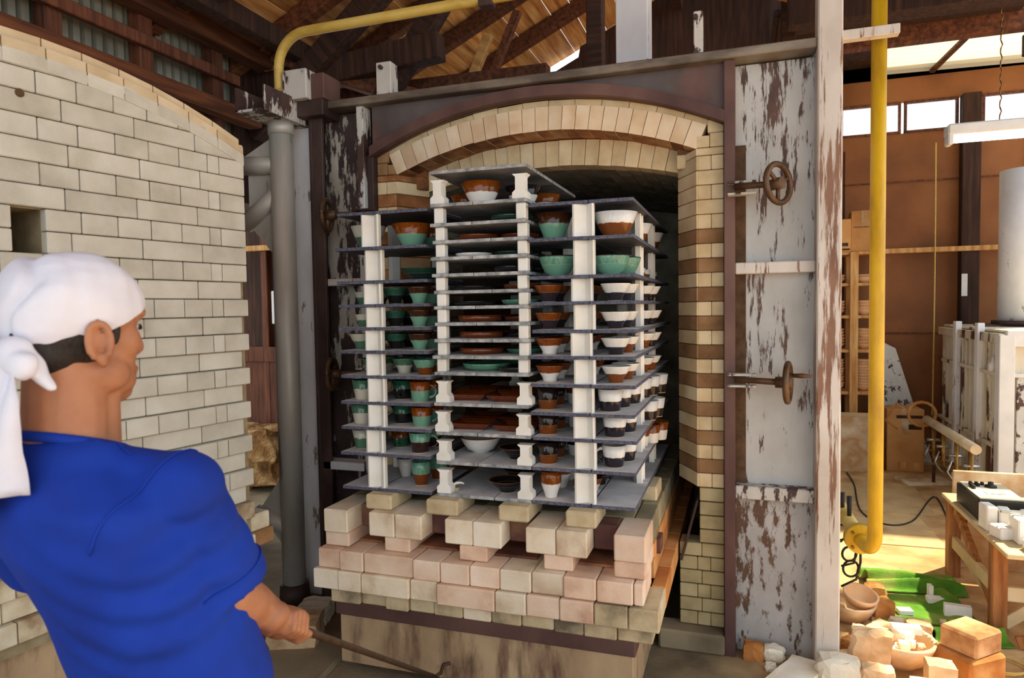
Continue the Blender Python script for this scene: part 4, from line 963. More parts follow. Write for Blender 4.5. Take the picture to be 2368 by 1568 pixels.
carton('cardboard_carton', (.84, 7.58, 2.126), (.34, .26, .32), .08, 'tilted cardboard carton on top of the ware rack', [(.3, .22, .25, .10, 'dark_wood'), (-.3, .08, .3, .05, 'dark_wood'), (.3, .07, .35, .05, 'dark_wood')])
carton('cardboard_carton', (1.15, 7.62, 2.126), (.24, .24, .40), -.05, 'taller cardboard carton beside the tilted one on the rack', [(0, .6, .8, .02, 'red_wood')])
carton('large_carton', (1.47, 7.42, .0), (.32, .28, .60), .05, 'large cardboard carton standing on the floor by the leaning board', [(.1, .88, .7, .05, 'dark_wood'), (.25, .72, .35, .08, 'dark_wood'), (.1, .1, .6, .10, 'pale_wood')])
def lean(nm, c, d, m, ax, rz, lab, cat='board'):
    o = link(nm, MB().box((0, 0, d[2]/2), d, .003).mesh(nm, m), None, c, (ax, 0, rz)); return tag(o, lab, cat)
lean('stained_panel', (.98, 7.16, 0), (.56, .02, .52), 'dirty_sheet', -.12, .05, 'stained cracked plaster panel propped under the ware rack')
lean('stained_panel', (.90, 7.20, 0), (.70, .02, .56), 'plywood', -.12, .0, 'grey panel propped behind the stained plaster panel')
o = link('speckled_board', MB().prism([(-.24, 0), (.26, 0), (-.06, 1.15), (-.24, 1.25)], .02, Matrix(((1, 0, 0, 0), (0, 0, -1, 0), (0, 1, 0, 0), (0, 0, 0, 1)))).mesh('speckled_board', 'speckled'), None, (1.55, 7.76, 0), (-.08, 0, 0)); tag(o, 'white speckled triangular board leaning against the brown wall', 'board')
# floor sheets
G_S = 'plywood sheets on the floor'
slab((1.02, 5.40, 0), (.50, .72, .006), 'plywood', .03, 'worn plywood sheet on the floor beside the yellow manifold', grp=G_S)
slab((1.10, 6.25, 0), (.62, .85, .006), 'plywood', -.04, 'plywood sheet on the floor in front of the ware rack', grp=G_S)
slab((1.55, 6.9, 0), (.40, .25, .03), 'dirty_sheet', .3, 'offcut slab lying on the floor before the large carton', 'slab_offcut', 'slab')
slab((-2.12, 2.50, 0), (.75, .45, .03), 'concrete', .08, 'low concrete slab in the floor beside the kiln car', 'floor_slab', 'slab')
# second kiln
K2 = thing('second_kiln', 'second kiln with white ribbed rusty steel casing behind the workbench', 'kiln', (1.87, 6.0, 0))
part('casing', MB().box((.75, .82, .70), (1.5, 1.64, 1.34), .006), 'rib_white', K2)
part('top_plate', MB().box((.75, .82, 1.385), (1.5, 1.64, .02), .003), 'rib_white', K2)
for z in (1.335, 1.06, .50): part('band', MB().box((-.015, .82, z), (.06, 1.66, .07 if z > 1.3 else .028), .003), 'rib_white', K2)
for z in (1.335, 1.06): part('band', MB().box((.75, -.015, z), (1.5, .06, .12 if z > 1.3 else .028), .003), 'white_paint', K2)
for i in range(14): part('rib', MB().box((-.012, .06+i*.115, .70), (.026, .038, 1.28), .003), 'rib_white', K2)
for y in (.46, 1.06): part('buckstay', MB().box((-.035, y, .72), (.05, .08, 1.44), .004), 'white_column', K2)
part('corner_post', MB().box((.0, .0, .68), (.10, .10, 1.36), .005), 'white_paint', K2)
part('front_panel', MB().box((.47, -.02, .56), (.80, .02, 1.0), .003), 'speckled', K2)
part('port', MB().tube([(.24, -.02, .44), (.24, -.09, .44)], .055, 16), 'wheel_iron', K2)
part('damper_plate', MB().box((.45, 1.05, 1.405), (.65, .3, .02), .003), 'dark_steel', K2)
fl2 = thing('flue_stack', 'rust-streaked white steel flue stack rising from the second kiln', 'chimney', (2.34, 7.0, 1.416))
part('flue', MB().tube([(0, 0, 0), (0, 0, 1.32)], .215, 32), 'white_column', fl2); part('flue_foot', MB().tube([(0, 0, 0), (0, 0, .03)], .26, 32), 'dark_steel', fl2)
bt = thing('glue_bottle', 'small white squeeze bottle on the second kiln ledge', 'bottle', (1.84, 6.15, 1.075)); part('bottle_body', MB().lathe([(.032, 0), (.032, .055), (.013, .075), (.006, .12)], 14), 'white_paint', bt)
b2 = thing('burner_rail', 'horizontal pale gas rail with brass burners beside the second kiln', 'gas rail', (1.58, 5.60, 0))
part('rail', MB().tube([(0, 0, .56), (0, 1.36, .56)], .036, 14), 'cream_trim', b2)
part('leg', MB().tube([(.02, .2, 0), (.02, .2, .56)], .014, 8), 'wheel_iron', b2); part('leg', MB().tube([(.02, 1.2, 0), (.02, 1.2, .56)], .014, 8), 'wheel_iron', b2)
for y in (.10, .46, .82, 1.12):
    bb = part('burner', MB().tube([(0, y, .53), (0, y, .26), (.10, y, .21), (.18, y, .21)], [.017, .015, .019, .023], 10), 'brass', b2)
    part('valve', MB().tube([(-.05, y, .42), (.05, y, .42)], .014, 8), 'bright_metal', bb); part('valve', MB().tube([(-.05, y+.05, .32), (.05, y+.05, .32)], .012, 8), 'brass', bb)
    part('tube', MB().tube([(-.03, y, .38), (-.06, y, .29), (-.02, y, .22), (.05, y, .18)], .008, 8), 'bright_metal', bb)
hs_ = thing('coiled_hose', 'coil of brown hose hung on the far end of the gas rail', 'hose', (1.55, 6.98, .60))
part('coil', MB().tube([(.02*i/24, .02*sin(i), .0) and (.11*cos(2*pi*i/16), .004*i/4, .11*sin(2*pi*i/16)) for i in range(49)], .012, 8), 'rubble_brown', hs_)
part('hose_tail', MB().tube([(-.10, 0, 0), (-.20, .05, .10), (-.28, .1, -.08), (-.18, .1, -.16)], .008, 8), 'rubble_brown', hs_)
# workbench
bn = thing('workbench', 'low wooden workbench with braced legs near the second kiln', 'workbench', (1.13, 3.57, 0))
part('bench_top', MB().box((.40, .52, .468), (.80, 1.06, .025), .004), 'bench_top', bn)
for x in (.05, .75):
    for y in (.26, 1.0): part('leg', MB().box((x, y, .228), (.065, .065, .455), .004), 'bench_wood', bn)
part('rail', MB().box((.05, .63, .21), (.03, .70, .07), .004), 'bench_top', bn)
part('rail', MB().box((.40, .26, .20), (.66, .03, .07), .004), 'bench_top', bn)
part('apron', MB().box((.40, .26, .425), (.66, .03, .06), .004), 'bench_wood', bn)
def brace(a, b, m='bench_wood'):
    a, b = Vector(a), Vector(b); d = b-a; return link('brace', MB().box((0, 0, 0), (d.length, .03, .055), .004).mesh('brace', m), bn, (a+b)/2, d.to_track_quat('X', 'Z').to_euler())
brace((.055, .98, .42), (.055, .35, .12)); brace((.10, .95, .15), (.10, .28, .04), 'bench_top'); brace((.07, .25, .05), (.5, .25, .40), 'bench_top')
brace((.70, .97, .42), (.70, .35, .1)); brace((.08, .10, .03), (.60, .02, .22))
bd = link('back_panel', MB().box((0, 0, .30), (.9, .025, .60), .003).mesh('back_panel', 'dirty_sheet'), None, (1.66, 4.74, 0), (.06, 0, 0)); tag(bd, 'stained tan panel standing upright behind the workbench', 'board')
# control box on the bench
cb = thing('control_box', 'black control box with pale panel and knobs on the workbench', 'control box', (1.16, 4.06, .4805))
part('housing', MB().box((.11, .19, .055), (.22, .38, .11), .004), 'box_black', cb); fp = part('panel', MB().box((.11, .19, .115), (.20, .35, .008), .002), 'box_face', cb)
for k in range(5): part('knob', MB().lathe([(.010, 0), (.009, .016), (.006, .018)], 12), 'black_rubber', fp, (.045+.028*(k % 3), .30-.03*(k//3), .119))
for k in range(3): part('knob', MB().lathe([(.010, 0), (.009, .018), (.006, .02)], 12), 'black_rubber', fp, (.035, .25-.022*k, .119))
part('dial', MB().lathe([(.030, 0), (.028, .010), (.014, .012), (.013, .028), (.008, .03)], 20), 'black_rubber', fp, (.13, .26, .119)); part('slot', MB().box((.11, .13, .119), (.09, .05, .004)), 'edge_pale', fp)
# white clay blocks
G_W = 'white blocks on the workbench'
BZ = .4805
for (x, y, dx, dy, dz, rz, lab) in ((1.165, 3.93, .05, .10, .125, .1, 'upright white block leaning by the control box'), (1.225, 3.91, .05, .09, .115, -.15, 'second upright white block beside the control box'),
        (1.36, 3.97, .06, .10, .09, .2, 'white block near the far corner of the control box'), (1.42, 3.95, .05, .09, .085, .1, 'white block paired at the far corner of the control box')):
    o = link('white_block', MB().box((0, 0, dz/2), (dx, dy, dz), .006).mesh('white_block', 'white_clay'), None, (x, y, BZ), (0, 0, rz)); tag(o, lab, 'block', G_W)
for k in range(5):
    o = link('white_block', MB().box((0, 0, .06), (.048, .12, .12), .006).mesh('white_block', 'white_clay'), None, (1.24+k*.053, 3.76, BZ), (0, 0, .03)); tag(o, 'white block in the tight row on the bench', 'block', G_W)
for k in range(4):
    o = link('white_block', MB().box((0, 0, .025), (.05, .09, .05), .008).mesh('white_block', 'white_clay'), None, (1.245+k*.054, 3.62, BZ), (0, 0, .03)); tag(o, 'low white block in the front row on the bench', 'block', G_W)
o = link('white_block', MB().box((0, 0, .03), (.07, .09, .06), .006).mesh('white_block', 'white_clay'), None, (1.185, 3.80, BZ), (0, 0, .3)); tag(o, 'low white block at the bench edge behind the tight row', 'block', G_W)
kn = thing('steel_strip', 'pair of steel strips lying across the white blocks', 'tool', (1.20, 3.78, BZ+.128)); part('strip', MB().box((.15, .0, .004), (.36, .016, .008), .002), 'bright_metal', kn); part('strip', MB().box((.13, .03, .004), (.30, .008, .006), .002), 'bright_metal', kn)
# green felt on the floor
def felt(nm, cx, cy, W, H, fn, lab, rz=0, nx=46, ny=40):
    m = MB(); vs = []; fs = []
    for j in range(ny+1):
        for i in range(nx+1):
            u, v = i/nx*2-1, j/ny*2-1; e = noise.noise(Vector((u*2, v*2, cx)))*.12
            x = u*W/2*(1+e); y = v*H/2*(1+e)
            z = .006+max(0, fn(u, v)); vs.append((x, y, z))
    for j in range(ny):
        for i in range(nx): a = j*(nx+1)+i; fs.append((a, a+1, a+nx+2, a+nx+1))
    m.add(vs, fs, True); o = link(nm, m.mesh(nm, 'green_felt'), None, (cx, cy, 0), (0, 0, rz)); md = o.modifiers.new('thick', 'SOLIDIFY'); md.thickness = .006; md.offset = 1
    return tag(o, lab, 'felt cloth', 'green felt cloths on the floor')
def ridges(u, v): return sum(a*math.exp(-((v-c-.12*sin(u*3+p))/s)**2)*(.6+.4*cos(u*1.6+p)) for a, c, s, p in ((.055, -.5, .13, 0), (.07, .0, .14, 1), (.05, .5, .12, 2)))
felt('green_felt', .915, 4.36, .50, .30, ridges, 'rumpled green felt cloth bunched in folds on the floor', .1)
felt('green_felt', .87, 3.99, .48, .36, lambda u, v: .012*noise.noise(Vector((u*4, v*4, 3)))+.05*math.exp(-((u-.75)/.2)**2)*(.5+.5*v), 'dusty green felt lying flat under the clay chips', .15)
felt('green_felt', 1.02, 3.70, .34, .16, lambda u, v: .05*math.exp(-((v+.1*sin(4*u))/.35)**2), 'green felt roll lying by the bench leg', .25)
felt('green_felt', 1.42, 3.66, .30, .12, lambda u, v: .03*math.exp(-(v/.4)**2), 'dark green felt scrap under the bench', -.2)
# chips, stones and bricks in the corner
def lump(nm, p, size, m, lab, cat='stone', rough=.14, boxy=.6, rz=0, grp=None, seed=[0], z=0):
    seed[0] += 1; o = link(nm, rock(seed[0], size, 4, rough, boxy).mesh(nm, m), None, (p[0], p[1], z-.004 if z == 0 else z), (0, 0, rz)); return tag(o, lab, cat, grp)
lump('yellow_stone', onZ(2022, 1388), (.115, .10, .095), 'rubble_brown', 'rounded yellow stone on the green felt', rough=.08, boxy=.3)
lump('burnt_brick_cube', onZ(2038, 1430), (.10, .09, .10), 'rubble_brown', 'orange brown broken brick cube beside the chipped bowl', 'brick', .08, .85, .3)
slab((onZ(2092, 1424).x, onZ(2092, 1424).y, .012), (.07, .05, .025), 'white_clay', .2, 'small flat pale chip on the green felt', 'clay_chip', 'clay chip')
slab((onZ(2163, 1398).x, onZ(2163, 1398).y, .012), (.085, .045, .03), 'white_clay', .1, 'flat white chip beside the upright one on the felt', 'clay_chip', 'clay chip')
slab((onZ(2153, 1392).x, onZ(2153, 1392).y+.02, .012), (.022, .04, .075), 'white_clay', .1, 'upright white chip on the green felt', 'clay_chip', 'clay chip')
slab((onZ(2214, 1430).x, onZ(2214, 1430).y, .0), (.12, .04, .07), 'white_clay', -.1, 'white block end lying by the green felt roll', 'clay_chip', 'clay chip')
def bowlthing(nm, p, R, h, m, lab, tilt=(0, 0, 0), z=0, wob=None):
    o = link(nm, MB().lathe(rim(roundb(R, h, R*.5), .012), 32, wob=wob).mesh(nm, m), None, (p[0], p[1], z), tilt); return tag(o, lab, 'bowl')
pb = onZ(1962, 1430); bowlthing('clay_basin', pb, .13, .095, 'rubble', 'wide clay basin with shards beside the kiln post')
lump('shard', (pb.x-.05, pb.y-.03), (.06, .06, .04), 'rubble', 'flat clay shard in the wide basin', z=.035); lump('shard', (pb.x+.05, pb.y+.04), (.05, .05, .035), 'rubble', 'rounded clay shard under the chipped bowl', z=.05)
bowlthing('chipped_bowl', (pb.x+.045, pb.y+.0), .085, .065, 'bisque', 'chipped biscuit bowl sitting on the wide clay basin', (.25, .15, 0), .082)
pb = onZ(2085, 1545); bowlthing('rubble_bowl', (pb.x, pb.y+.05), .145, .12, 'rubble', 'pale bowl heaped with brick rubble')
for k in range(22):
    t = rq.uniform(0, 2*pi); q = .11*sqrt(rq.random()); s_z = rq.uniform(.03, .06)
    lump('rubble_chip', (pb.x+q*cos(t), pb.y+.05+q*sin(t)), (s_z, s_z*rq.uniform(.7, 1.2), s_z*.8), 'rubble_white' if k % 3 else 'rubble', 'brick chip in the heaped rubble bowl', 'brick chip', .12, .7, t, 'chips in the rubble bowl', z=.06+.03*(1-q/.11)+.012*(k % 3))
slab((pb.x+.03, pb.y+.07, .135), (.12, .05, .03), 'rubble_white', .05, 'ribbed white prop lying on the rubble bowl', 'broken_prop', 'shelf prop')
pk = onZ(2000, 1545); o = link('broken_slab', rock(77, (.16, .07, .20), 5, .10, .8).mesh('broken_slab', 'rubble'), None, (pk.x+.01, pk.y, -.004), (.25, 0, .15)); tag(o, 'large broken pink brick slab standing among the rubble', 'brick')
lump('white_boulder', (onZ(1935, 1568).x, 3.09), (.17, .12, .13), 'rubble_white', 'rounded cream boulder at the foot of the kiln post', rough=.1, boxy=.35)
lump('broken_brick', (onZ(2015, 1568).x, 3.08), (.13, .10, .12), 'rubble', 'rounded pale brick end before the pink slab', 'brick', .1, .5)
lump('broken_brick', (onZ(2120, 1568).x, 3.06), (.13, .08, .09), 'rubble_white', 'flat white brick fragment before the rubble bowl', 'brick', .05, .9)
lump('broken_brick', (onZ(2128, 1540).x+.03, 3.18), (.11, .09, .12), 'rubble', 'split pink brick beside the rubble bowl', 'brick', .06, .9)
for k, (px, py, s_, m, lab) in enumerate(((2010, 1480, .11, 'rubble', 'tan brick fragment behind the pink slab'), (2040, 1468, .12, 'rubble', 'cream brick fragment with broken corner behind the rubble bowl'), (2075, 1455, .10, 'rubble_white', 'thin pale fragment leaning behind the rubble bowl'), (2125, 1475, .15, 'rubble', 'broad pink tile fragment behind the rubble bowl'),
        (1965, 1500, .10, 'rubble_brown', 'brown brick fragment against the kiln post'), (1955, 1530, .09, 'rubble', 'small tan fragment against the kiln post'), (1985, 1465, .08, 'rubble_white', 'grey shard near the basin'), (2150, 1500, .08, 'rubble', 'small stone behind the stacked firebricks'), (2060, 1495, .09, 'rubble', 'lump of brick between slab and bowl'), (2160, 1535, .09, 'rubble_white', 'cream lump beside the stacked firebricks'))):
    p = onZ(px, py); lump('brick_fragment', p, (s_*.72, s_*.6, s_*.55), m, lab, 'brick', .12, .65, k)
p = onZ(2222, 1562)
o = link('firebrick', MB().box((0, 0, .055), (.21, .19, .11), .012).mesh('firebrick', 'rubble_brown'), None, (p.x+.035, p.y+.03, 0), (0, 0, .65)); tag(o, 'brown firebrick at the bottom of the pair in the corner', 'brick')
o = link('firebrick', MB().box((0, 0, .045), (.18, .16, .10), .010).mesh('firebrick', 'firebrick_tan'), None, (p.x+.045, p.y+.04, .1105), (0, 0, .75)); tag(o, 'pinkish firebrick lying on top of the brown one', 'brick')
o = link('long_slab', rock(31, (.15, .36, .06), 5, .05, .85).mesh('long_slab', 'rubble_white'), None, (.205, 3.02, .0), (0, 0, -.45)); tag(o, 'long pale broken slab lying at the kiln foot', 'slab')
lump('brick_stone', onZ(1742, 1508)-Vector((0, .06, 0)), (.085, .06, .075), 'rubble_brown', 'brown brick stump under the peeling kiln panel', 'brick', .1, .8)
lump('white_stone', onZ(1787, 1508)-Vector((0, .08, 0)), (.09, .07, .07), 'rubble_white', 'pale stone under the peeling kiln panel', rough=.12, boxy=.4)
lump('small_stone', onZ(1782, 1550), (.045, .04, .035), 'rubble_white', 'small white pebble before the kiln panel')
lump('loose_stone', (-2.05, 2.72), (.24, .20, .14), 'rubble', 'loose brown block beside the kiln car and hinge pipe', 'brick', .08, .8, .4)
lump('loose_stone', (-2.12, 2.98), (.16, .14, .10), 'rubble_white', 'smaller pale block at the foot of the hinge pipe', 'brick', .08, .8, .2)
for k in range(26):
    lump('stone_chip', (rq.uniform(.42, 1.2), rq.uniform(3.0, 3.9)), [rq.uniform(.015, .035)]*3, 'rubble', 'small stone chip scattered on the corner floor', 'stone chip', .15, .5, 0, 'stone chips scattered on the corner floor')
wc = link('wire_coil', MB().tube([(.10*cos(2*pi*i/20)*(1+.05*sin(i)), .08*sin(2*pi*i/20), .006+.001*i/4) for i in range(61)], .0022, 5).mesh('wire_coil', 'rope'), None, (1.08, 3.46, 0)); tag(wc, 'thin wire coil lying on the bare earth', 'wire')
# ------------------------------------------------------------------ the person pulling the car with an iron rod
def ell(m, c, r, R=None, n=20, k=12):
    vs = []; fs = []
    for i in range(k+1):
        ph = pi*i/k
        for j in range(n):
            th = 2*pi*j/n; p = Vector((r[0]*sin(ph)*cos(th), r[1]*sin(ph)*sin(th), r[2]*cos(ph)))
            if R: p = R @ p
            vs.append(Vector(c)+p)
    for i in range(k):
        for j in range(n): j2 = (j+1) % n; fs.append((i*n+j, (i+1)*n+j, (i+1)*n+j2, i*n+j2))
    return m.add(vs, fs)
def cap(m, a, b, ra, rb, n=16):          # tapered capsule
    a, b = Vector(a), Vector(b); d = (b-a).normalized(); P = []; Rr = []
    for i in range(6): t = -pi/2+pi/2*i/5; P.append(a+d*ra*sin(t)*.98); Rr.append(max(ra*cos(t), .0008))
    for i in range(6): t = pi/2*i/5; P.append(b+d*rb*sin(t)*.98); Rr.append(max(rb*cos(t), .0008))
    P2, R2_ = [P[0]], [Rr[0]]
    for p, q in zip(P[1:], Rr[1:]):
        if (p-P2[-1]).length > 1e-5: P2.append(p); R2_.append(q)
    return m.tube(P2, R2_, n)
def loft(m, secs, n=28, pw=2.3):         # horizontal super-ellipse rings: (cx, cy, z, rx, ry, rot)
    vs = []; fs = []
    for cx, cy, z, rx, ry, ro in secs:
        for j in range(n):
            t = 2*pi*j/n; c, s = cos(t), sin(t); x = rx*abs(c)**(2/pw)*(1 if c >= 0 else -1); y = ry*abs(s)**(2/pw)*(1 if s >= 0 else -1)
            vs.append((cx+x*cos(ro)-y*sin(ro), cy+x*sin(ro)+y*cos(ro), z))
    for i in range(len(secs)-1):
        for j in range(n): j2 = (j+1) % n; fs.append((i*n+j, i*n+j2, (i+1)*n+j2, (i+1)*n+j))
    fs.append(tuple(range(n))[::-1]); fs.append(tuple((len(secs)-1)*n+j for j in range(n)))
    return m.add(vs, fs)
import bmesh
def fuse(m, voxel, smooth=3, disp=None, cuts=()):
    """one continuous skin from overlapping closed shells; optional displacement and plane cuts"""
    me = m.mesh('tmp', 'skin'); o = bpy.data.objects.new('tmp', me); col.objects.link(o)
    md = o.modifiers.new('r', 'REMESH'); md.mode = 'VOXEL'; md.voxel_size = voxel; md.use_smooth_shade = True
    sm = o.modifiers.new('s', 'SMOOTH'); sm.iterations = smooth; sm.factor = .6
    dg = bpy.context.evaluated_depsgraph_get(); dg.update(); ev = o.evaluated_get(dg); res = bpy.data.meshes.new_from_object(ev)
    bpy.data.objects.remove(o)
    bm = bmesh.new(); bm.from_mesh(res)
    if disp:
        bm.normal_update(); mv = [(v, v.normal*disp(v.co, v.normal)) for v in bm.verts]
        for v, d in mv: v.co += d
    for co, no, *lim in cuts:
        fs_ = [f for f in bm.faces if not lim or (f.calc_center_median()-lim[0]).length < lim[1]]
        g = list({v for f in fs_ for v in f.verts})+list({e for f in fs_ for e in f.edges})+fs_
        bmesh.ops.bisect_plane(bm, geom=g, plane_co=co, plane_no=no, clear_outer=True)
    bm.to_mesh(res); bm.free()
    res.polygons.foreach_set('use_smooth', [True]*len(res.polygons)); res.materials.clear()
    return res
def dress(nm, me, m, parent, thick=None):
    me.materials.append(MT[m]); o = link(nm, me, parent)
    if thick: md = o.modifiers.new('thick', 'SOLIDIFY'); md.thickness = thick; md.offset = -1
    return o
PB = Vector((-.97, 1.02, 0))
man = thing('person', 'person in blue T-shirt and white head wrap pulling an iron rod', 'person', PB)
def W2(me): me.transform(Matrix.Translation(-PB)); return me
HD = Matrix.Translation((-1.035, .835, 1.60)) @ Matrix.Rotation(radians(-7), 4, 'Z') @ Matrix.Rotation(radians(-6), 4, 'X')
def H(p): return HD @ Vector(p)
HR = HD.to_3x3()
def hell(m, c, r, R=None): return ell(m, H(c), r, HR @ R if R else HR)
body = MB()
hell(body, (0, -.008, .030), (.077, .099, .093)); hell(body, (0, .022, -.045), (.060, .070, .085)); hell(body, (0, .070, -.103), (.026, .024, .022)); hell(body, (0, .045, -.085), (.050, .050, .034))
for s in (-1, 1):
    hell(body, (s*.040, .046, -.020), (.026, .030, .034)); hell(body, (s*.026, .072, .030), (.028, .018, .013)); hell(body, (s*.050, .012, -.075), (.020, .045, .032))
cap(body, H((0, .088, .012)), H((0, .103, -.028)), .009, .012); hell(body, (0, .094, -.036), (.017, .013, .009)); hell(body, (0, .090, -.066), (.022, .012, .008)); hell(body, (0, .088, -.078), (.020, .012, .008))
for s in (-1, 1):                       # ears
    e0 = Vector((s*.077, -.020, -.026)); pts = []
    for i in range(15):
        t = radians(-60+ 285*i/14); pts.append(H(e0+Vector((s*(.006+.012*(.5-.5*cos(t))), -.016*cos(t-.2)-.004, .029*sin(t)+.002))))
    for a, b in zip(pts, pts[1:]): cap(body, a, b, .0062, .0062, 8)
    hell(body, e0+Vector((s*.001, -.005, .004)), (.008, .013, .021)); hell(body, e0+Vector((s*.006, .008, -.030)), (.007, .010, .011)); hell(body, e0+Vector((s*.007, .012, -.004)), (.006, .007, .010))
NK = Vector((-1.035, .800, 1.39))
cap(body, H((0, -.020, -.045)), NK, .060, .063); cap(body, H((0, .02, -.09)), NK+Vector((.0, .04, .0)), .045, .05)
# trunk, leaning back a little
TR = [(-.95, .935, .86, .150, .105, -.25), (-.952, .925, .98, .150, .108, -.25), (-.975, .885, 1.12, .155, .112, -.22), (-1.005, .850, 1.24, .172, .118, -.2), (-1.025, .825, 1.325, .165, .105, -.2), (-1.035, .81, 1.385, .09, .07, -.2)]
loft(body, TR)
RS, RE, RH_ = Vector((-.872, .868, 1.322)), Vector((-.850, .935, 1.130)), Vector((-.886, 1.105, 1.010))
LS, LE, LH = Vector((-1.205, .80, 1.322)), Vector((-1.23, .93, 1.13)), Vector((-1.02, 1.12, 1.02))
cap(body, RS, RE, .056, .046); cap(body, RE, RE+(RH_-RE)*.45, .049, .046); cap(body, RE+(RH_-RE)*.45, RH_, .046, .030)
cap(body, LS, LE, .056, .046); cap(body, LE, LE+(LH-LE)*.45, .048, .044); cap(body, LE+(LH-LE)*.45, LH, .044, .030)
# rod line, hands closed round it
RA, RB = Vector((-1.05, .985, 1.015)), Vector((-1.19, 2.47, .115))
RP = Vector((-.884, 1.150, .975)); rd = (Vector((-1.19, 2.47, .115))-RP).normalized(); RA = RP-rd*.28
def fist(m, c, wr, side):
    ax = rd; to = (c-wr).normalized(); to = (to-ax*to.dot(ax)); to = to.normalized() if to.length > .05 else Vector((0, 0, 1)); sd = ax.cross(to)
    dn = Vector((0, 0, -1)); dn = (dn-ax*dn.dot(ax)).normalized(); sd2 = ax.cross(dn)*side
    # palm slab on the near side of the rod, fingers over the top and down the far side
    for k in range(4):
        q = c+ax*(.030-.021*k); r = [.0098, .0102, .0098, .0086][k]; L_ = [.95, 1.05, 1, .85][k]
        p0 = q+sd2*.026-dn*.010; p1 = q-dn*.029*L_+sd2*.008; p2 = q-dn*.022*L_-sd2*.020; p3 = q+dn*.010-sd2*.024; p4 = q+dn*.020-sd2*.006
        cap(m, wr*.25+p0*.75, p0, .014, r*1.12, 10); cap(m, p0, p1, r*1.1, r*1.05, 10); cap(m, p1, p2, r*1.05, r, 10); cap(m, p2, p3, r, r*.92, 10); cap(m, p3, p4, r*.9, r*.8, 10)
    ell(m, (c+sd2*.020+wr*.0), (.030, .036, .026)); cap(m, wr, c+sd2*.018, .028, .030)
    t0 = c+ax*.030+sd2*.016+dn*.012; t1 = c+ax*.048+dn*.022-sd2*.004; t2 = c+ax*.050+dn*.010-sd2*.026
    cap(m, wr*.4+t0*.6, t0, .016, .0125, 10); cap(m, t0, t1, .0125, .0115, 10); cap(m, t1, t2, .0112, .0095, 10)
fist(body, RP, RH_, 1); fist(body, RP-rd*.135+Vector((0, 0, .0)), LH, -1)
# legs down to the floor
HpR, HpL = Vector((-.87, .93, .88)), Vector((-1.04, .96, .88)); KnR, KnL = Vector((-.84, 1.06, .48)), Vector((-1.10, 1.12, .48)); AnR, AnL = Vector((-.83, 1.00, .09)), Vector((-1.12, 1.13, .09))
for a, b, c in ((HpR, KnR, AnR), (HpL, KnL, AnL)):
    cap(body, a, b, .082, .056); cap(body, b, c, .055, .038); cap(body, c+Vector((0, -.03, -.045)), c+Vector((.01, .15, -.055)), .036, .030)
sk = W2(fuse(body, .0048, 3)); dress('body', sk, 'skin', man)
for s in (-1, 1):
    e = MB(); ell(e, H((s*.028, .072, .003)), (.011, .011, .011)); o = dress('eye', W2(e.mesh('eye', 'white_paint')), 'white_paint', man)
    l = MB(); l.tube([H((s*.014, .086, .006)), H((s*.028, .086, .009)), H((s*.042, .078, .004)), H((s*.048, .070, .001))], [.002, .003, .0028, .001], 6); dress('eyelash', W2(l.mesh('eyelash', 'hair')), 'hair', man)
    b = MB(); b.tube([H((s*.014, .089, .028)), H((s*.030, .088, .034)), H((s*.050, .072, .028))], [.003, .005, .002], 6); dress('eyebrow', W2(b.mesh('eyebrow', 'hair')), 'hair', man)
hr = MB(); hell(hr, (0, -.014, .000), (.0785, .0945, .095)); hell(hr, (0, -.050, -.045), (.060, .052, .045))
hm = fuse(hr, .005, 2, cuts=((H((0, -.055, -.078)), HR @ Vector((0, .45, -1))), (H((0, .005, 0)), HR @ Vector((0, 1, -.15)))))
dress('hair', W2(hm), 'hair', man)
for s in (-1, 1):
    sb = MB(); hell(sb, (s*.0725, .012, -.008), (.005, .009, .022)); dress('sideburn', W2(fuse(sb, .003, 2)), 'hair', man)
# T-shirt
sh = MB()
loft(sh, [(x, y, z, rx+.016+(.004 if z < 1.1 else 0), ry+.018+(.006 if z < 1.1 else 0), ro) for x, y, z, rx, ry, ro in ([(-.95, .94, .80, .150, .107, -.25)]+TR)])
ell(sh, (-1.035, .80, 1.38), (.105, .082, .066))
SR = RS.lerp(RE, 1.0); 
def sleeve(S, E):
    d = (E-S).normalized(); ell(sh, S-d*.005, (.072, .076, .070)); sh.tube([S-d*.02, S+d*.06, S+d*.13, S+d*.185], [.060, .070, .073, .074], 20)
sleeve(RS, RE); sleeve(LS, LE)
cap(sh, NK+Vector((.03, .0, -.030)), RS+Vector((-.02, 0, .012)), .060, .058); cap(sh, NK+Vector((-.03, .0, -.03)), LS+Vector((.02, 0, .012)), .060, .058)
cap(sh, Vector((-.93, .80, 1.28)), Vector((-.90, .84, 1.12)), .085, .085)
dR = (RE-RS).normalized(); dL = (LE-LS).normalized()
def folds(p, n):
    a = noise.noise(Vector((p.x*5-p.z*3, p.y*5, p.z*2.2+p.x*3)))
    q = abs(noise.noise(Vector((p.x*7+p.z*6, p.y*7-p.z*2, p.z*3))))
    low = min(1, max(0, (1.36-p.z)/.25))
    pull = math.exp(-((p-Vector((-.86, .83, 1.20))).length/.13)**2)
    v_ = abs(noise.noise(Vector(((p.x*.8+p.y*.6)*10+p.z*2.0, 3.1, p.z*1.6))))
    return low*(a*.010+(.5-q)*.006+(.35-v_)*.018)+pull*.007*sin((p.z*1.0+p.x*.6-p.y*.5)*95)
cut = [(NK+Vector((0, .005, .030)), Vector((0, .28, 1)), NK+Vector((0, 0, .06)), .125)]
sm_ = fuse(sh, .007, 5, folds, cut+[(Vector((0, 0, .82)), Vector((0, 0, -1)))])
shirt = dress('t_shirt', W2(sm_), 'shirt_blue', man, .004)
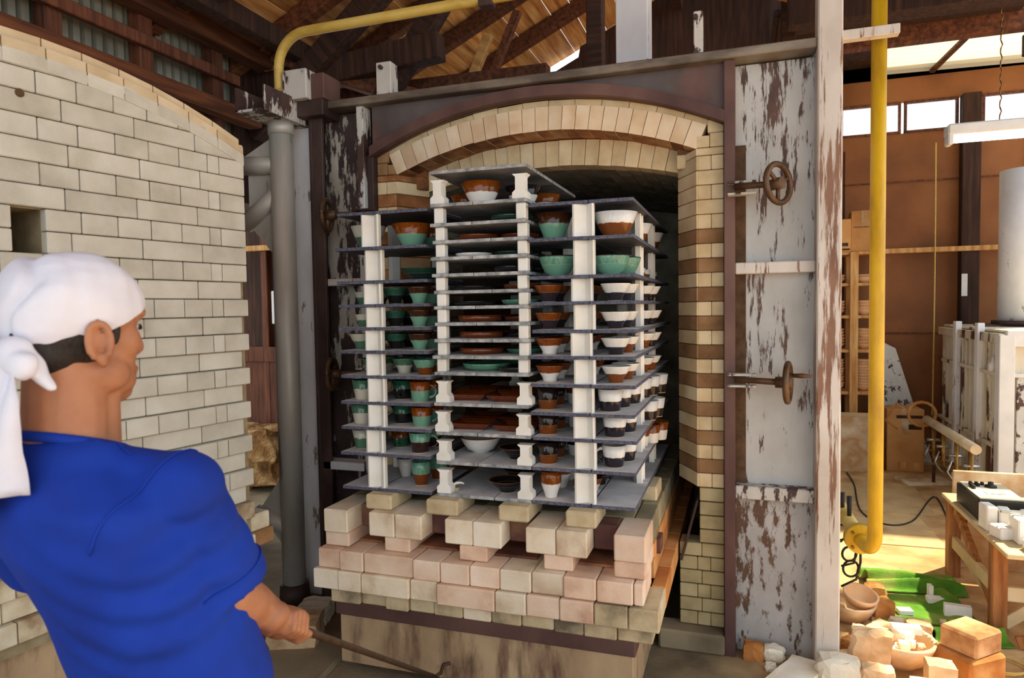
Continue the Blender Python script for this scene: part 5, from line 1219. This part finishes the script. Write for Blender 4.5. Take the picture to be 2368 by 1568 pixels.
cl = MB(); cl.tube([NK+Vector((.067*cos(t), .008+.067*sin(t), .024-.022*sin(t))) for t in [2*pi*i/32 for i in range(33)]], .0085, 8, False)
dress('collar', W2(cl.mesh('collar', 'shirt_blue')), 'shirt_blue', shirt)
from mathutils.bvhtree import BVHTree
bv = BVHTree.FromPolygons([v.co+PB for v in shirt.data.vertices], [tuple(p.vertices) for p in shirt.data.polygons])
def seam(c, ax, up_, a0=0, a1=2*pi, off=.0015, r=.0018, lim=.16):
    ax = ax.normalized(); u = (up_-ax*up_.dot(ax)).normalized(); v = ax.cross(u); pts = []
    for i in range(41):
        t = a0+(a1-a0)*i/40; d = u*cos(t)+v*sin(t); h, n_, _, ds = bv.ray_cast(c, d)
        if h and ds < lim: pts.append(h+n_*off)
    if len(pts) > 4: dress('seam', W2(MB().tube(pts, r, 6).mesh('seam', 'shirt_blue')), 'shirt_blue', shirt)
seam(RS+Vector((-.028, .0, -.02)), Vector((.90, .10, -.35)), Vector((0, 0, 1)), -1.9, 2.2)
seam(RS+dR*.155, dR, Vector((1, 0, 0)), -1.2, 2.0, lim=.095)
seam(Vector((-.965, .83, 1.36)), Vector((.15, 1, .1)), Vector((0, 0, 1)), -.9, .9)
tr = MB(); cap(tr, HpR, KnR, .105, .075); cap(tr, KnR, AnR+Vector((0, 0, .03)), .074, .062); cap(tr, HpL, KnL, .105, .075); cap(tr, KnL, AnL+Vector((0, 0, .03)), .074, .062); loft(tr, [(-.955, .945, .78, .165, .12, -.25), (-.95, .935, .96, .160, .118, -.25)])
dress('trousers', W2(fuse(tr, .009, 3)), 'trousers', man)
for a in (AnR, AnL):
    s_h = MB(); cap(s_h, a+Vector((0, -.035, -.040)), a+Vector((.01, .155, -.050)), .048, .040); cap(s_h, a+Vector((0, -.01, -.02)), a+Vector((0, -.005, .03)), .046, .044); dress('shoe', W2(fuse(s_h, .006, 2)), 'shoe', man)
# head wrap: cap with folds running to the knot, band, knot and tails
wp = MB(); hell(wp, (0, -.010, .034), (.087, .108, .092)); hell(wp, (0, -.050, .030), (.080, .072, .088))
KN = Vector((.028, -.112, -.052))
def wfold(p, n):
    q = HD.inverted() @ p; d = q-KN; a = atan2(d.z+.02, abs(d.x)+.03)*1.0; t = atan2(d.x, d.z+.05)
    r = min(1, d.length/.12); f = .003-.014*math.exp(-(sin(t*3.2+1.5*noise.noise(q*9)+.6)/.30)**2)+.003*noise.noise(q*26)+.004*noise.noise(q*9+Vector((4, 1, 2)))
    return f*r*min(1, max(.35, (.24-d.length)/.10+.35))
wm = fuse(wp, .0045, 2, wfold, ((H((0, .0, -.006)), HR @ Vector((0, .62, -1))),))
wrap = dress('head_wrap', W2(wm), 'wrap_white', man, .006)
kt = MB(); hell(kt, KN, (.034, .026, .030)); hell(kt, KN+Vector((.026, -.004, -.012)), (.026, .02, .022)); hell(kt, KN+Vector((-.026, .002, .0)), (.026, .022, .026)); cap(kt, H(KN+Vector((.01, .01, .0))), H(KN+Vector((.045, .03, -.045))), .018, .008)
dress('knot', W2(fuse(kt, .004, 2, lambda p, n: .004*noise.noise(p*40))), 'wrap_white', wrap)
def tail(pts, wd, ph):
    m = MB(); vs = []; fs = []; n = 16; P = [H(p) for p in pts]
    for i in range(n+1):
        t = i/n*(len(P)-1); k = min(int(t), len(P)-2); p = P[k].lerp(P[k+1], t-k); w_ = wd*(.45+.55*min(1, i/5))
        for j in range(7):
            u = j/6-.5; vs.append(p+rt0*(u*w_)+Vector((0, .010*sin(u*9+ph+i*.25), 0)))
    for i in range(n):
        for j in range(6): a = i*7+j; fs.append((a, a+1, a+8, a+7))
    m.add(vs, fs, True); o = dress('tail', W2(m.mesh('tail', 'wrap_white')), 'wrap_white', wrap, .003); return o
tail([(.035, -.125, -.060), (.035, -.140, -.12), (.030, -.140, -.19), (.030, -.125, -.255)], .085, 0)
tail([(.005, -.130, -.055), (-.01, -.150, -.12), (-.012, -.15, -.21), (-.01, -.14, -.29)], .075, 2)
# the rod
rod = thing('pull_rod', 'long rusty iron rod held by the person and hooked to the kiln car', 'rod', RP)
q_ = lambda p: tuple(Vector(p)-RP)
part('shaft', MB().tube([q_(RA), q_(RP), q_(RB)], .0085, 10), 'rod_iron', rod)
part('hook', MB().tube([q_(RB), q_(RB+Vector((0, .05, -.01))), q_(RB+Vector((0, .08, .01))), q_(RB+Vector((.03, .083, .02)))], .008, 8), 'rod_iron', rod)
